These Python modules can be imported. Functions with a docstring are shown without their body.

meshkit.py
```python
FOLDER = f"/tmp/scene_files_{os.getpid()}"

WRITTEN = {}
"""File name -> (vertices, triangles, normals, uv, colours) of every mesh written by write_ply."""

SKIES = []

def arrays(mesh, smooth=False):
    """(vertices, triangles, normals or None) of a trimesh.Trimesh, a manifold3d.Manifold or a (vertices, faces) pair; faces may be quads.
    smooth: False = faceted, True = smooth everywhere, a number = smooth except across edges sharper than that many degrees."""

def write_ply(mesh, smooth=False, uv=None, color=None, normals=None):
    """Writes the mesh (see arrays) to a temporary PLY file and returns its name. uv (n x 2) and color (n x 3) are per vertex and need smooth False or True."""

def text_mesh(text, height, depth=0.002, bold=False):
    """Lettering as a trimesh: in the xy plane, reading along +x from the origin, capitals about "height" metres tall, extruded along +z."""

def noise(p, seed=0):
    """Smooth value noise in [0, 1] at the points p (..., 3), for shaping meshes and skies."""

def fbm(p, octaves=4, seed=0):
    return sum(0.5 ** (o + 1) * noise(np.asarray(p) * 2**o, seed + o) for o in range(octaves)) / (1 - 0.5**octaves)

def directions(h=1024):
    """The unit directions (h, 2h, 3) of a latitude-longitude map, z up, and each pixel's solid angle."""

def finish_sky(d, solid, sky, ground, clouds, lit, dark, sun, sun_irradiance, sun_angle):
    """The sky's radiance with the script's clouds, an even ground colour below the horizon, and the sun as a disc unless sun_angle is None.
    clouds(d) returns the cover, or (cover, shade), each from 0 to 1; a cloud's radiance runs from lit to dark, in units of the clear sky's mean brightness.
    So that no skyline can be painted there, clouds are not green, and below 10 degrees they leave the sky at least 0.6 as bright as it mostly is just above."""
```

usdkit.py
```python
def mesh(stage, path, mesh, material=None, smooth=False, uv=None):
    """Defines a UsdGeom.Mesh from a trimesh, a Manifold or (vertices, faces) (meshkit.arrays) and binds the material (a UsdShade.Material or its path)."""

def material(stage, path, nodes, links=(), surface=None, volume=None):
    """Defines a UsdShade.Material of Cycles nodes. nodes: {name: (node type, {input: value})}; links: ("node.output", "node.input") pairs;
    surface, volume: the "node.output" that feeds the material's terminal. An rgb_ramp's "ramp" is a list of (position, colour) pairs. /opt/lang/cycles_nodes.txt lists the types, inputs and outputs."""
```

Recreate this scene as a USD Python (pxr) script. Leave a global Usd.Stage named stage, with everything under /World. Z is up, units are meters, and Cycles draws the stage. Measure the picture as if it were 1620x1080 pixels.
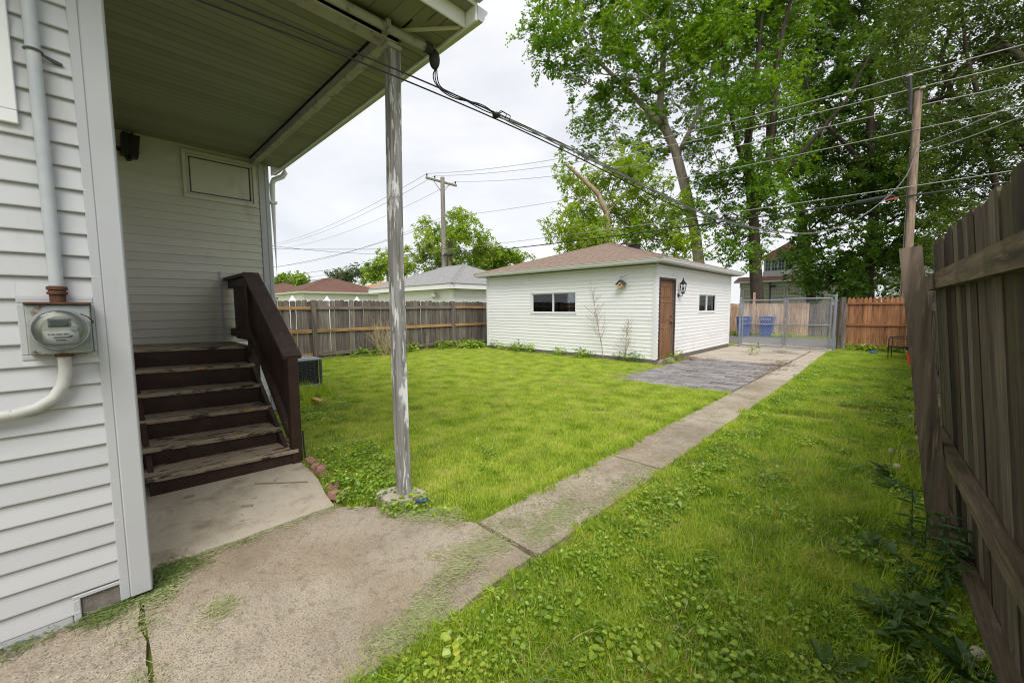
import math, random
import numpy as np, trimesh
import shapely
from shapely.geometry import Polygon, Point
import usdkit, meshkit
from pxr import Usd, UsdGeom, UsdLux, UsdShade, Sdf, Gf, Vt

stage = Usd.Stage.CreateInMemory()
UsdGeom.SetStageUpAxis(stage, 'Z'); UsdGeom.SetStageMetersPerUnit(stage, 1.0)
UsdGeom.Xform.Define(stage, '/World'); UsdGeom.Scope.Define(stage, '/World/Looks')
random.seed(7); RNG = np.random.default_rng(11)

# ---------------------------------------------------------------- camera
YAW, PITCH, ROLL, FPX, CAMH = math.radians(43.95), math.radians(-4.81), math.radians(-0.357), 635.0, 1.4
cy, sy = math.cos(YAW), math.sin(YAW)
fw = np.array([-sy*math.cos(PITCH), cy*math.cos(PITCH), math.sin(PITCH)])
r0 = np.array([cy, sy, 0]); u0 = np.cross(r0, fw)
rt = r0*math.cos(ROLL)+u0*math.sin(ROLL); up = -r0*math.sin(ROLL)+u0*math.cos(ROLL)
cam = UsdGeom.Camera.Define(stage, '/World/camera')
cam.CreateHorizontalApertureAttr(36.0); cam.CreateVerticalApertureAttr(36.0*682/1024)
cam.CreateFocalLengthAttr(36.0*FPX/1620); cam.CreateClippingRangeAttr((0.05, 2000))
cam.CreateFStopAttr(5.0); cam.CreateFocusDistanceAttr(7.0)
M4 = Gf.Matrix4d(*[float(x) for x in (*rt, 0, *up, 0, *(-fw), 0, 0, 0, CAMH, 1)])
cam.AddTransformOp().Set(M4)
EXPOSURE = 1.1
cam.CreateExposureAttr(EXPOSURE)

# ---------------------------------------------------------------- sky and soft sun (overcast)
SUN = np.array([0.60, -0.50, 1.05]); SUN = SUN/np.linalg.norm(SUN)
sun_el, sun_rot = math.asin(SUN[2]), math.atan2(SUN[0], SUN[1])
skym = usdkit.material(stage, '/World/Looks/sky', {
    'sky': ('sky_texture', {'sky_type': 'single_scattering', 'sun_disc': False, 'sun_elevation': sun_el, 'sun_rotation': sun_rot}),
    'tc': ('texture_coordinate', {}),
    'mp': ('mapping', {'scale': (1.0, 1.0, 3.2), 'location': (0.3, 0.1, 0.0)}),
    'n': ('noise_texture', {'scale': 1.7, 'detail': 6.0, 'roughness': 0.55, 'distortion': 0.4}),
    'r': ('rgb_ramp', {'ramp': [(0.0, (3.3, 3.42, 3.72)), (0.34, (3.75, 3.85, 4.12)), (0.47, (4.25, 4.31, 4.5)), (0.60, (4.75, 4.78, 4.9)), (1.0, (5.3, 5.3, 5.35))]}),
    'mix': ('mix', {'fac': 0.94}),
    'bg': ('background_shader', {'strength': 0.1})},
    [('tc.generated', 'mp.vector'), ('mp.vector', 'n.vector'), ('n.fac', 'r.fac'), ('sky.color', 'mix.color1'), ('r.color', 'mix.color2'),
     ('mix.color', 'bg.color')], surface='bg.background')
dome = UsdLux.DomeLight.Define(stage, '/World/sky')
UsdShade.MaterialBindingAPI.Apply(dome.GetPrim()).Bind(skym)
dome.GetPrim().SetCustomDataByKey('kind', 'structure')
sun = UsdLux.DistantLight.Define(stage, '/World/sun')
sun.CreateIntensityAttr(0.40); sun.CreateAngleAttr(35.0); sun.CreateNormalizeAttr(True); sun.CreateColorAttr(Gf.Vec3f(1, .97, .92))
z = SUN; x = np.cross([0, 0, 1.0], z); x /= np.linalg.norm(x); y = np.cross(z, x)
sun.AddTransformOp().Set(Gf.Matrix4d(*[float(v) for v in (*x, 0, *y, 0, *z, 0, 0, 0, 30, 1)]))

# ---------------------------------------------------------------- materials
MATS = {}
def mat(name, nodes, links, surface='p.BSDF'):
    MATS[name] = usdkit.material(stage, '/World/Looks/'+name, nodes, links, surface=surface); return MATS[name]
def L3(c, k): return tuple(min(1, v*k) for v in c)
def noise_mat(name, stops, scale=4, stretch=(1, 1, 1), rough=0.7, bump=0.3, bscale=60, bstretch=None, detail=6, spec=0.4, metallic=0.0, bdist=0.004, over=None):
    """noise ramp colour + fine bump; over=(colour, scale, lo, hi, stretch): a second colour where another noise passes a threshold"""
    nodes = {'g': ('geometry', {}), 'm': ('mapping', {'scale': stretch}), 'n': ('noise_texture', {'scale': scale, 'detail': detail, 'roughness': 0.6}),
             'r': ('rgb_ramp', {'ramp': stops}), 'p': ('principled_bsdf', {'roughness': rough, 'specular_ior_level': spec, 'metallic': metallic}),
             'mb': ('mapping', {'scale': bstretch or stretch}), 'nb': ('noise_texture', {'scale': bscale, 'detail': 4, 'roughness': 0.6}),
             'b': ('bump', {'strength': bump, 'distance': bdist})}
    links = [('g.position', 'm.vector'), ('m.vector', 'n.vector'), ('n.fac', 'r.fac'), ('g.position', 'mb.vector'), ('mb.vector', 'nb.vector'),
             ('nb.fac', 'b.height'), ('b.normal', 'p.normal')]
    src = 'r.color'
    for i, o in enumerate(over or []):
        col, sc, lo, hi, st = o
        nodes.update({f'om{i}': ('mapping', {'scale': st, 'location': (3.1*i+1, 1.7*i, .4*i)}), f'on{i}': ('noise_texture', {'scale': sc, 'detail': 7, 'roughness': 0.62}),
                      f'of{i}': ('map_range', {'from_min': lo, 'from_max': hi, 'clamp': True}), f'ox{i}': ('mix', {'color2': col})})
        links += [('g.position', f'om{i}.vector'), (f'om{i}.vector', f'on{i}.vector'), (f'on{i}.fac', f'of{i}.value'), (f'of{i}.result', f'ox{i}.fac'), (src, f'ox{i}.color1')]
        src = f'ox{i}.color'
    links.append((src, 'p.base_color'))
    return mat(name, nodes, links)
def plain(name, c, rough=0.5, metallic=0.0, spec=0.5, var=0.12, scale=6):
    return noise_mat(name, [(0.3, L3(c, 1-var)), (0.7, L3(c, 1+var))], scale=scale, rough=rough, bump=0.06, bscale=90, spec=spec, metallic=metallic)

V1 = (1, 1, 1)
SIDE = [noise_mat(f'vinyl_siding_{i}', [(0.3, (k*.96, k*.965, k*.97)), (0.7, (k, k, k*.99))], scale=1.3, stretch=(1, 1, 4), rough=0.42, bump=0.05, bscale=220, bstretch=(.3, .3, 1),
                  over=[((k*.74, k*.72, k*.66), 2.2, 0.60, 0.82, (1, 1, .5)), ((k*.6, k*.58, k*.5), 30, 0.69, 0.78, (1, 1, 2))]) for i, k in enumerate((.84, .865, .89))]
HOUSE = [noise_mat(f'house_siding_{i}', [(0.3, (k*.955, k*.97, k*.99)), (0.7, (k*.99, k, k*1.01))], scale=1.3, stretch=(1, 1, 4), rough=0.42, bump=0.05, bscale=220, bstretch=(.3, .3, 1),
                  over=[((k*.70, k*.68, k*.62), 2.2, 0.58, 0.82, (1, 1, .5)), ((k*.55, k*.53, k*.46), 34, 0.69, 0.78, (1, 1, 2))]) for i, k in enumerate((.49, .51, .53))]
OLD = [noise_mat(f'porch_siding_{i}', [(0.3, (k*.93, k*.91, k*.76)), (0.7, (k, k*.985, k*.85))], scale=1.3, stretch=(1, 1, 4), rough=0.42, bump=0.05, bscale=220, bstretch=(.3, .3, 1),
                  over=[((k*.62, k*.58, k*.46), 2.6, 0.55, 0.80, (1, 1, .5)), ((k*.5, k*.47, k*.4), 30, 0.66, 0.76, (1, 1, 2))]) for i, k in enumerate((.57, .60))]
TRIM = noise_mat('white_trim', [(0.3, (.74, .75, .76)), (0.7, (.80, .80, .80))], scale=2, rough=0.4, bump=0.04, bscale=150, over=[((.55, .53, .48), 9, 0.66, 0.85, (1, 1, .4))])
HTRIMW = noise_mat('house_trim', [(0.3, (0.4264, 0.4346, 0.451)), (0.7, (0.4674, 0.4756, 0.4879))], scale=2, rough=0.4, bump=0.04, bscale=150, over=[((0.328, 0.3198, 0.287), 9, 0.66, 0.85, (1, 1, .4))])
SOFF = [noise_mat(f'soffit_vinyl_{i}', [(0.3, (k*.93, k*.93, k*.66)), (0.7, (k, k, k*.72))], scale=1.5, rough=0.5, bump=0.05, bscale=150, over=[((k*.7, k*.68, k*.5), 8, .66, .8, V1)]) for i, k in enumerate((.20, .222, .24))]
GRIME = noise_mat('grimy_beam', [(0.3, (0.288, 0.276, 0.224)), (0.7, (0.4, 0.388, 0.336))], scale=3, rough=0.7, bump=0.3, bscale=60, over=[((0.128, 0.116, 0.092), 14, .54, .70, (1, 1, 1))])
POST = noise_mat('peeling_post', [(0.3, (0.1105, 0.102, 0.0935)), (0.5, (0.238, 0.2295, 0.2167)), (0.7, (0.357, 0.3485, 0.3357))], scale=18, stretch=(1.6, 1.6, .10), rough=0.85, bump=0.6, bscale=120, bstretch=(1, 1, .06),
                 over=[((.62, .62, .61), 26, .56, .60, (1.2, 1.2, .16)), ((.72, .72, .72), 5, .56, .60, (1, 1, .35))])
BROWN = noise_mat('brown_paint', [(0.3, (0.0306, 0.01445, 0.0102)), (0.7, (0.0527, 0.02635, 0.0187))], scale=6, stretch=(1, 1, 1), rough=0.55, bump=0.35, bscale=80, bstretch=(1, .15, 1),
                  over=[((.15, .10, .075), 40, .68, .74, (1, .25, 1)), ((.018, .010, .008), 5, .5, .75, V1)])
TREAD = noise_mat('worn_tread', [(0.3, (0.027, 0.018, 0.0144)), (0.7, (0.0495, 0.0333, 0.027))], scale=8, rough=0.75, bump=0.7, bscale=90, bstretch=(1.4, .10, 1.4),
                  over=[((.36, .29, .21), 7, .40, .46, (2.2, .55, 1.5)), ((.20, .165, .13), 30, .5, .62, (2.2, .12, 2)), ((.50, .28, .12), 13, .60, .65, (2.0, .35, 2.0)), ((.05, .031, .024), 14, .60, .63, (2.2, .5, 2)), ((.75, .72, .66), 30, .72, .75, (1.5, .6, 1.5))])
RAILC = noise_mat('worn_rail', [(0.3, (.035, .020, .016)), (0.7, (.07, .042, .033))], scale=8, rough=0.65, bump=0.6, bscale=90, bstretch=(.25, 1.2, .25),
                  over=[((.20, .13, .09), 13, .63, .69, (.5, 2.5, .5))])
def fence_mat(name, c, ax=2, moss=None):
    st = [7, 7, 7]; st[ax] = .45
    o = [(L3(c, .30), 4, .50, .72, tuple(v*.6 for v in st)), (L3(c, 1.75), 9, .58, .70, tuple(st)), (L3(c, .15), 34, .70, .74, (1, 1, 1))]
    if moss: o.append((moss, 2.2, .52, .72, (1, 1, .8)))
    return noise_mat(name, [(0.25, L3(c, .48)), (0.5, c), (0.75, L3(c, 1.5))], scale=4, stretch=tuple(st), rough=0.9, bump=0.8, bscale=9, bstretch=tuple(v*1.4 for v in st), spec=.2, over=o)
GREYW = [fence_mat(f'grey_fence_wood_{i}', c) for i, c in enumerate([(0.1403, 0.119, 0.1037), (0.17, 0.1462, 0.1292), (0.119, 0.102, 0.0918), (0.1573, 0.1318, 0.1088), (0.1955, 0.17, 0.1487)])]
GREYR = fence_mat('grey_fence_rail', (.20, .165, .13), 1); RAWR = fence_mat('raw_fence_rail', (.40, .235, .105), 1)
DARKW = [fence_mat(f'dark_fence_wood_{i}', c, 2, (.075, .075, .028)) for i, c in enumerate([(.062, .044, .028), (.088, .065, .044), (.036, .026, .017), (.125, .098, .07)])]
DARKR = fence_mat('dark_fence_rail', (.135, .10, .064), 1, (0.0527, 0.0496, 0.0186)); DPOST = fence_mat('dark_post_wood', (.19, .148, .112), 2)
ORANW = [fence_mat(f'orange_picket_{i}', c) for i, c in enumerate([(0.3145, 0.1403, 0.06375), (0.357, 0.17, 0.08075), (0.2805, 0.1275, 0.0595)])]; ORANR = fence_mat('orange_rail', (0.2805, 0.1275, 0.0595), 0)
TANW = [fence_mat(f'tan_board_{i}', c) for i, c in enumerate([(0.425, 0.2805, 0.187), (0.476, 0.323, 0.221), (0.391, 0.2635, 0.1785), (0.51, 0.374, 0.2805)])]
POLEW = fence_mat('pole_wood', (.26, .19, .15)); POLEG = fence_mat('pole_wood_grey', (.27, .245, .215))
CONC = noise_mat('rough_concrete', [(0.2, (.275, .23, .172)), (0.5, (.395, .335, .255)), (0.8, (.485, .42, .33))], scale=2.4, rough=0.92, bump=0.9, bscale=75, detail=9, spec=.2, bdist=.006,
                 over=[((.15, .127, .10), 120, .53, .60, V1), ((.60, .54, .46), 150, .58, .64, V1), ((.19, .155, .115), 24, .52, .75, V1), ((.23, .165, .10), 1.1, .50, .76, V1), ((.15, .125, .095), .9, .52, .82, V1)])
SMOOTHC = noise_mat('smooth_concrete', [(0.2, (.34, .29, .22)), (0.5, (.43, .375, .295)), (0.8, (.50, .445, .36))], scale=2.6, rough=0.9, bump=0.4, bscale=120, detail=9, spec=.2,
                    over=[((.22, .175, .12), 3.2, .50, .72, V1), ((.19, .16, .12), 45, .62, .72, V1), ((.50, .455, .38), 70, .60, .70, V1), ((.15, .125, .09), 11, .64, .74, V1)])
PAVER = [noise_mat(f'paver_{i}', [(0.3, L3(c, .8)), (0.7, L3(c, 1.15))], scale=5, rough=0.92, bump=0.5, bscale=110, spec=.2, over=[((0.09, 0.0765, 0.0675), 14, .60, .72, V1)]) for i, c in enumerate([(0.243, 0.225, 0.2205), (0.279, 0.261, 0.2565), (0.2115, 0.198, 0.1935)])]
APRON = noise_mat('driveway_concrete', [(0.3, (.36, .31, .25)), (0.7, (.47, .41, .34))], scale=1.2, rough=0.92, bump=0.4, bscale=70, spec=.2, over=[((.24, .17, .11), 2.6, .60, .72, V1)])
ASPH = noise_mat('alley_asphalt', [(0.3, (.13, .125, .12)), (0.7, (.19, .185, .18))], scale=2, rough=0.93, bump=0.5, bscale=60, spec=.2)
SOIL = noise_mat('lawn_soil', [(0.3, (.14, .18, .03)), (0.6, (.24, .27, .06)), (0.8, (.32, .28, .12))], scale=5, rough=1, bump=0.8, bscale=60, spec=.1)
FND = noise_mat('foundation_block', [(0.3, (.13, .115, .10)), (0.7, (.23, .205, .18))], scale=25, rough=0.95, bump=0.8, bscale=90, spec=.2)
SHIN = {k: noise_mat('shingle_'+k, [(0.3, L3(c, .78)), (0.5, c), (0.7, L3(c, 1.2))], scale=9, stretch=(1, 1, 2), rough=0.95, bump=0.5, bscale=140, spec=.15, over=[(L3(c, .62), 3, .60, .8, V1)])
        for k, c in dict(tan=(.27, .20, .16), brown=(.165, .092, .07), grey=(.29, .287, .283), red=(.18, .086, .066), orange=(.42, .24, .13)).items()}
METAL = plain('galvanised_steel', (.42, .44, .46), .42, .75); STEELP = noise_mat('meter_box_paint', [(.3, (.22, .25, .25)), (.7, (.33, .35, .33))], scale=14, rough=.5, bump=.15,
         over=[((.30, .22, .10), 9, .54, .70, V1), ((.12, .05, .022), 14, .58, .68, V1)])
RUST = noise_mat('rust', [(.3, (.055, .024, .013)), (.7, (.12, .052, .027))], scale=30, rough=.85, bump=.5)
CONDP = noise_mat('painted_conduit', [(.3, (.38, .41, .44)), (.7, (.46, .48, .50))], scale=12, rough=.45, bump=.1, over=[((.36, .37, .37), 40, .68, .74, (1, 1, .4))])
CONDW = noise_mat('white_conduit', [(.3, (.43, .43, .405)), (.7, (.50, .495, .465))], scale=12, rough=.5, bump=.15, over=[((.22, .21, .20), 22, .68, .73, (1, 1, .6))])
BLACK = plain('black_plastic', (.013, .013, .014), .4); BLKM = plain('black_metal', (.018, .018, .02), .38, .2); RUBB = plain('wire_rubber', (.018, .018, .019), .6)
WIREG = plain('bare_wire', (.34, .33, .33), .5, .4); DKINT = plain('dark_interior', (.03, .03, .03), .8); ALU = plain('old_aluminium', (.50, .51, .51), .45, .55)
LCD = plain('meter_display', (.045, .065, .05), .2); DIAL = plain('meter_face', (.30, .31, .255), .4); DARKG = plain('meter_marks', (.09, .09, .09), .5)
DOORW = noise_mat('worn_brown_door', [(.3, (0.204, 0.09775, 0.04675)), (.7, (0.289, 0.1487, 0.0765))], scale=3, stretch=(2, 2, .5), rough=.6, bump=.25, bscale=40, bstretch=(1, 1, .1), over=[((0.357, 0.221, 0.1275), 5, .57, .72, (2, 2, .5)), ((0.1105, 0.05525, 0.02975), 8, .60, .72, (2, 2, .4))])
DOORF = noise_mat('door_frame_brown', [(.3, (.055, .032, .024)), (.7, (.095, .06, .045))], scale=10, rough=.7, bump=.3, over=[((.26, .22, .19), 15, .62, .7, (2, 2, .3))])
BINB = plain('blue_bin_plastic', (.018, .075, .29), .42); REDP = plain('red_plastic', (.68, .03, .015), .45); BLUEP = plain('blue_plastic', (.02, .12, .42), .4)
BRASS = plain('brass', (.55, .38, .10), .3, .9); BRICK = noise_mat('old_red_brick', [(.3, (.22, .10, .08)), (.7, (.36, .20, .165))], scale=14, rough=.95, bump=.6, over=[((.35, .30, .25), 9, .60, .72, V1)])
BHW = plain('birdhouse_wood', (.46, .32, .17), .75); BHR = plain('birdhouse_roof', (.06, .062, .07), .7); TWIG = plain('dry_twig', (.30, .22, .16), .9); STRAW = plain('dry_straw', (.42, .34, .20), .9)
CHIP = plain('orange_wood_scrap', (.60, .29, .11), .8); TAR = plain('concrete_stone', (.40, .35, .29), .9); CLOTH = plain('curtain_cloth', (.42, .42, .41), .9); GREENP = plain('green_plastic', (.02, .30, .12), .4)
HSID = plain('far_house_paint', (.38, .385, .33), .7); HTRIM = plain('far_house_trim', (.46, .48, .47), .6); HBLUE = plain('far_window_trim_blue', (.34, .46, .60), .5); CURT = plain('far_window_curtain', (.34, .33, .26), .8)
BARK = {k: noise_mat('bark_'+k, [(.3, L3(c, .6)), (.7, L3(c, 1.3))], scale=9, stretch=(1, 1, .22), rough=.95, bump=1.0, bscale=16, bstretch=(1, 1, .18), spec=.15, bdist=.03) for k, c in dict(grey=(.30, .25, .21), dark=(.065, .05, .042), pale=(.34, .25, .18)).items()}
GLASS = mat('window_glass', {'t': ('transparent_bsdf', {'color': (.80, .84, .84)}), 'g': ('glossy_bsdf', {'roughness': .02, 'color': (.9, .92, .95)}), 'f': ('fresnel', {'IOR': 1.7}), 'x': ('mix_closure', {})},
            [('f.fac', 'x.fac'), ('t.BSDF', 'x.closure1'), ('g.BSDF', 'x.closure2')], 'x.closure') if True else None
CLEAR = mat('meter_glass', {'t': ('transparent_bsdf', {'color': (.93, .95, .94)}), 'g': ('glossy_bsdf', {'roughness': .03}), 'f': ('fresnel', {'IOR': 1.45}), 'x': ('mix_closure', {})},
            [('f.fac', 'x.fac'), ('t.BSDF', 'x.closure1'), ('g.BSDF', 'x.closure2')], 'x.closure')
def leaf_mat(name, stops, trans=0.38, tcol=(1.5, 1.35, .6), pscale=.5, patch=None, rough=.55, spec=.3):
    """per-leaf random colour, per-cluster shift, translucent"""
    nodes = {'g': ('geometry', {}), 'o': ('attribute', {'attribute': 'tone'}), 'mr': ('map_range', {'from_min': .3, 'from_max': .7, 'to_min': 0, 'to_max': .45, 'clamp': True}), 'n': ('noise_texture', {'scale': pscale, 'detail': 3}),
             'ad': ('math', {'math_type': 'multiply_add', 'value2': .55}), 'r': ('rgb_ramp', {'ramp': stops}),
             'p': ('principled_bsdf', {'roughness': min(rough, .45), 'specular_ior_level': max(spec, .4)}), 'tm': ('mix', {'mix_type': 'multiply', 'fac': 1.0, 'color2': tcol}),
             't': ('translucent_bsdf', {}), 'x': ('mix_closure', {'fac': trans})}
    links = [('g.position', 'n.vector'), ('o.fac', 'ad.value1'), ('n.fac', 'mr.value'), ('mr.result', 'ad.value3'), ('ad.value', 'r.fac'),
             ('p.BSDF', 'x.closure1'), ('t.BSDF', 'x.closure2')]
    src = 'r.color'
    if patch:
        col, sc, lo, hi = patch
        nodes.update({'pn': ('noise_texture', {'scale': sc, 'detail': 4, 'roughness': .6}), 'pf': ('map_range', {'from_min': lo, 'from_max': hi, 'clamp': True}), 'px': ('mix', {'color2': col})})
        links += [('g.position', 'pn.vector'), ('pn.fac', 'pf.value'), ('pf.result', 'px.fac'), (src, 'px.color1')]; src = 'px.color'
    links += [(src, 'p.base_color'), (src, 'tm.color1'), ('tm.color', 't.color')]
    return mat(name, nodes, links, 'x.closure')
GRASS = leaf_mat('grass_blade', [(.05, (.06, .14, .007)), (.25, (.21, .35, .018)), (.5, (.44, .56, .042)), (.75, (.60, .67, .12)), (1, (.70, .61, .28))], .38, tcol=(1.1, 1.1, .5), pscale=3.2, patch=((.50, .55, .12), 2.6, .54, .80), rough=.38, spec=.5)
GRASSD = leaf_mat('grass_blade_deep', [(.05, (.04, .115, .006)), (.25, (.16, .31, .014)), (.5, (.38, .53, .030)), (.75, (.54, .62, .075)), (1, (.66, .56, .22))], .38, tcol=(1.1, 1.1, .5), pscale=2.6, patch=((.50, .55, .085), 1.0, .52, .80), rough=.38, spec=.5)
CLIPD = leaf_mat('fresh_cut_grass', [(.1, (.06, .10, .02)), (.5, (.12, .18, .04)), (.85, (.20, .27, .07)), (1, (.38, .33, .18))], .2)
CLIPG = leaf_mat('cut_grass', [(.1, (.24, .29, .11)), (.5, (.33, .38, .17)), (1, (.46, .44, .25))], .2)
LEAFW = leaf_mat('weed_leaf', [(.05, (.06, .14, .010)), (.3, (.15, .28, .02)), (.6, (.30, .45, .035)), (.85, (.44, .55, .06)), (1, (.60, .58, .09))], .35, tcol=(1.1, 1.1, .5), pscale=2, rough=.36, spec=.6)
LEAFD = leaf_mat('weed_leaf_dark', [(.05, (.04, .10, .018)), (.5, (.08, .16, .03)), (1, (.16, .25, .05))], .3, pscale=2)
TL = {k: leaf_mat('foliage_'+k, s, t, pscale=ps) for k, s, t, ps in [
    ('maple', [(.05, (.030, .09, .006)), (.35, (.075, .175, .010)), (.65, (.15, .285, .018)), (1, (.29, .43, .035))], .45, .35),
    ('dense', [(.05, (.022, .062, .006)), (.35, (.048, .115, .010)), (.65, (.095, .19, .017)), (1, (.18, .29, .03))], .42, .35),
    ('locust', [(.1, (.030, .060, .008)), (.45, (.055, .095, .014)), (.75, (.09, .14, .022)), (1, (.14, .18, .03))], .40, .35),
    ('spring', [(.05, (.09, .175, .010)), (.35, (.175, .30, .018)), (.65, (.28, .41, .030)), (1, (.44, .50, .06))], .45, .25),
    ('blue', [(.1, (.045, .085, .035)), (.45, (.08, .13, .055)), (1, (.15, .20, .08))], .38, .3)]}
STRAWM = leaf_mat('dead_grass', [(.1, (.24, .19, .08)), (.6, (.42, .35, .17)), (1, (.56, .48, .28))], .2)
FLUFF = leaf_mat('dandelion_fluff', [(.1, (.62, .61, .57)), (1, (.78, .77, .74))], .3)

# ---------------------------------------------------------------- mesh helpers: (V, F)
BOXF = np.array([[0, 2, 3], [0, 3, 1], [4, 5, 7], [4, 7, 6], [0, 1, 5], [0, 5, 4], [2, 6, 7], [2, 7, 3], [0, 4, 6], [0, 6, 2], [1, 3, 7], [1, 7, 5]])
def box(x0, x1, y0, y1, z0, z1):
    return np.array([[x, y, z] for z in (z0, z1) for y in (y0, y1) for x in (x0, x1)], float), BOXF.copy()
def obox(c, A, B, Cc, a, b, d):
    """box at c with unit axes A,B,Cc and half sizes a,b,d"""
    A, B, Cc = (np.asarray(v, float) for v in (A, B, Cc))
    v = np.array([np.asarray(c, float)+x*a*A+y*b*B+w*d*Cc for w in (-1, 1) for y in (-1, 1) for x in (-1, 1)])
    f = BOXF.copy()
    return v, f if np.dot(np.cross(A, B), Cc) > 0 else f[:, ::-1]
def cat(*ms):
    ms = [m for g in ms for m in (g if isinstance(g, list) else [g])]
    V, F, n = [], [], 0
    for v, f in ms:
        V.append(v); F.append(np.asarray(f)+n); n += len(v)
    return np.vstack(V), np.vstack(F)
_HB = {}
def cbox(x0, x1, y0, y1, z0, z1, c=.004):
    """box with chamfered edges"""
    h = np.array([x1-x0, y1-y0, z1-z0])/2; m = np.array([x1+x0, y1+y0, z1+z0])/2; c = min(c, *(h*.45)); v = []
    if not _HB:
        p = np.array([[sx*(1-(k != 0)*.2), sy_*(1-(k != 1)*.2), sz*(1-(k != 2)*.2)] for sx in (-1, 1) for sy_ in (-1, 1) for sz in (-1, 1) for k in range(3)])
        import scipy.spatial as ss
        hull = ss.ConvexHull(p); f = hull.simplices.copy()
        for i, t in enumerate(f):
            if np.dot(np.cross(p[t[1]]-p[t[0]], p[t[2]]-p[t[0]]), p[t].mean(0)) < 0: f[i] = t[::-1]
        _HB['f'] = f
    for sx in (-1, 1):
        for sy_ in (-1, 1):
            for sz in (-1, 1):
                for k in range(3):
                    s = np.array([sx, sy_, sz])*h; cc = np.array([sx, sy_, sz])*c; cc[k] = 0
                    v.append(m+s-cc)
    # hull chamfer: pull one axis per vertex
    return np.array(v), _HB['f'].copy()
def cprism(poly, O, U, V, N, depth, fan=True):
    """convex polygon (u,v) extruded along N"""
    poly = np.asarray(poly, float); O, U, V, N = (np.asarray(a, float) for a in (O, U, V, N)); n = len(poly)
    a = O+poly[:, :1]*U+poly[:, 1:]*V; v = np.vstack([a, a+N*depth])
    area = np.sum(poly[:, 0]*np.roll(poly[:, 1], -1)-np.roll(poly[:, 0], -1)*poly[:, 1])
    ccw = (area > 0) == (np.dot(np.cross(U, V), N)*np.sign(depth) > 0)
    f = [[0, i+1, i] for i in range(1, n-1)]+[[n, n+i, n+i+1] for i in range(1, n-1)]
    for i in range(n):
        j = (i+1) % n; f += [[i, j, n+j], [i, n+j, n+i]]
    f = np.array(f)
    return v, f if ccw else f[:, ::-1]
def xprism(pg, z0, z1):
    m = trimesh.creation.extrude_polygon(pg, z1-z0, engine='earcut'); v = np.array(m.vertices); v[:, 2] += z0
    return v, np.array(m.faces)
def tube(pts, rad, sides=6, cap=True):
    p = np.asarray(pts, float); n = len(p); t = np.gradient(p, axis=0); t /= np.linalg.norm(t, axis=1, keepdims=True)+1e-12
    ref = np.array([0, 0, 1.0]) if abs(t[:, 2]).mean() < .9 else np.array([1.0, 0, 0])
    a = np.cross(t, ref); a /= np.linalg.norm(a, axis=1, keepdims=True)+1e-12; b = np.cross(t, a)
    ang = np.arange(sides)*2*np.pi/sides; rad = np.broadcast_to(rad, (n,))
    v = (p[:, None]+rad[:, None, None]*(np.cos(ang)[None, :, None]*a[:, None]+np.sin(ang)[None, :, None]*b[:, None])).reshape(-1, 3)
    i, j = np.meshgrid(np.arange(n-1), np.arange(sides), indexing='ij')
    q = np.stack([i*sides+j, i*sides+(j+1) % sides, (i+1)*sides+(j+1) % sides, (i+1)*sides+j], -1).reshape(-1, 4)
    f = np.vstack([q[:, [0, 1, 2]], q[:, [0, 2, 3]]])
    if cap:
        v = np.vstack([v, p[0], p[-1]]); k = n*sides
        f = np.vstack([f, [[k, (s+1) % sides, s] for s in range(sides)], [[k+1, (n-1)*sides+s, (n-1)*sides+(s+1) % sides] for s in range(sides)]])
    return v, f
def seg(a, b, r, sides=6): return tube([a, b], r, sides)
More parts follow.
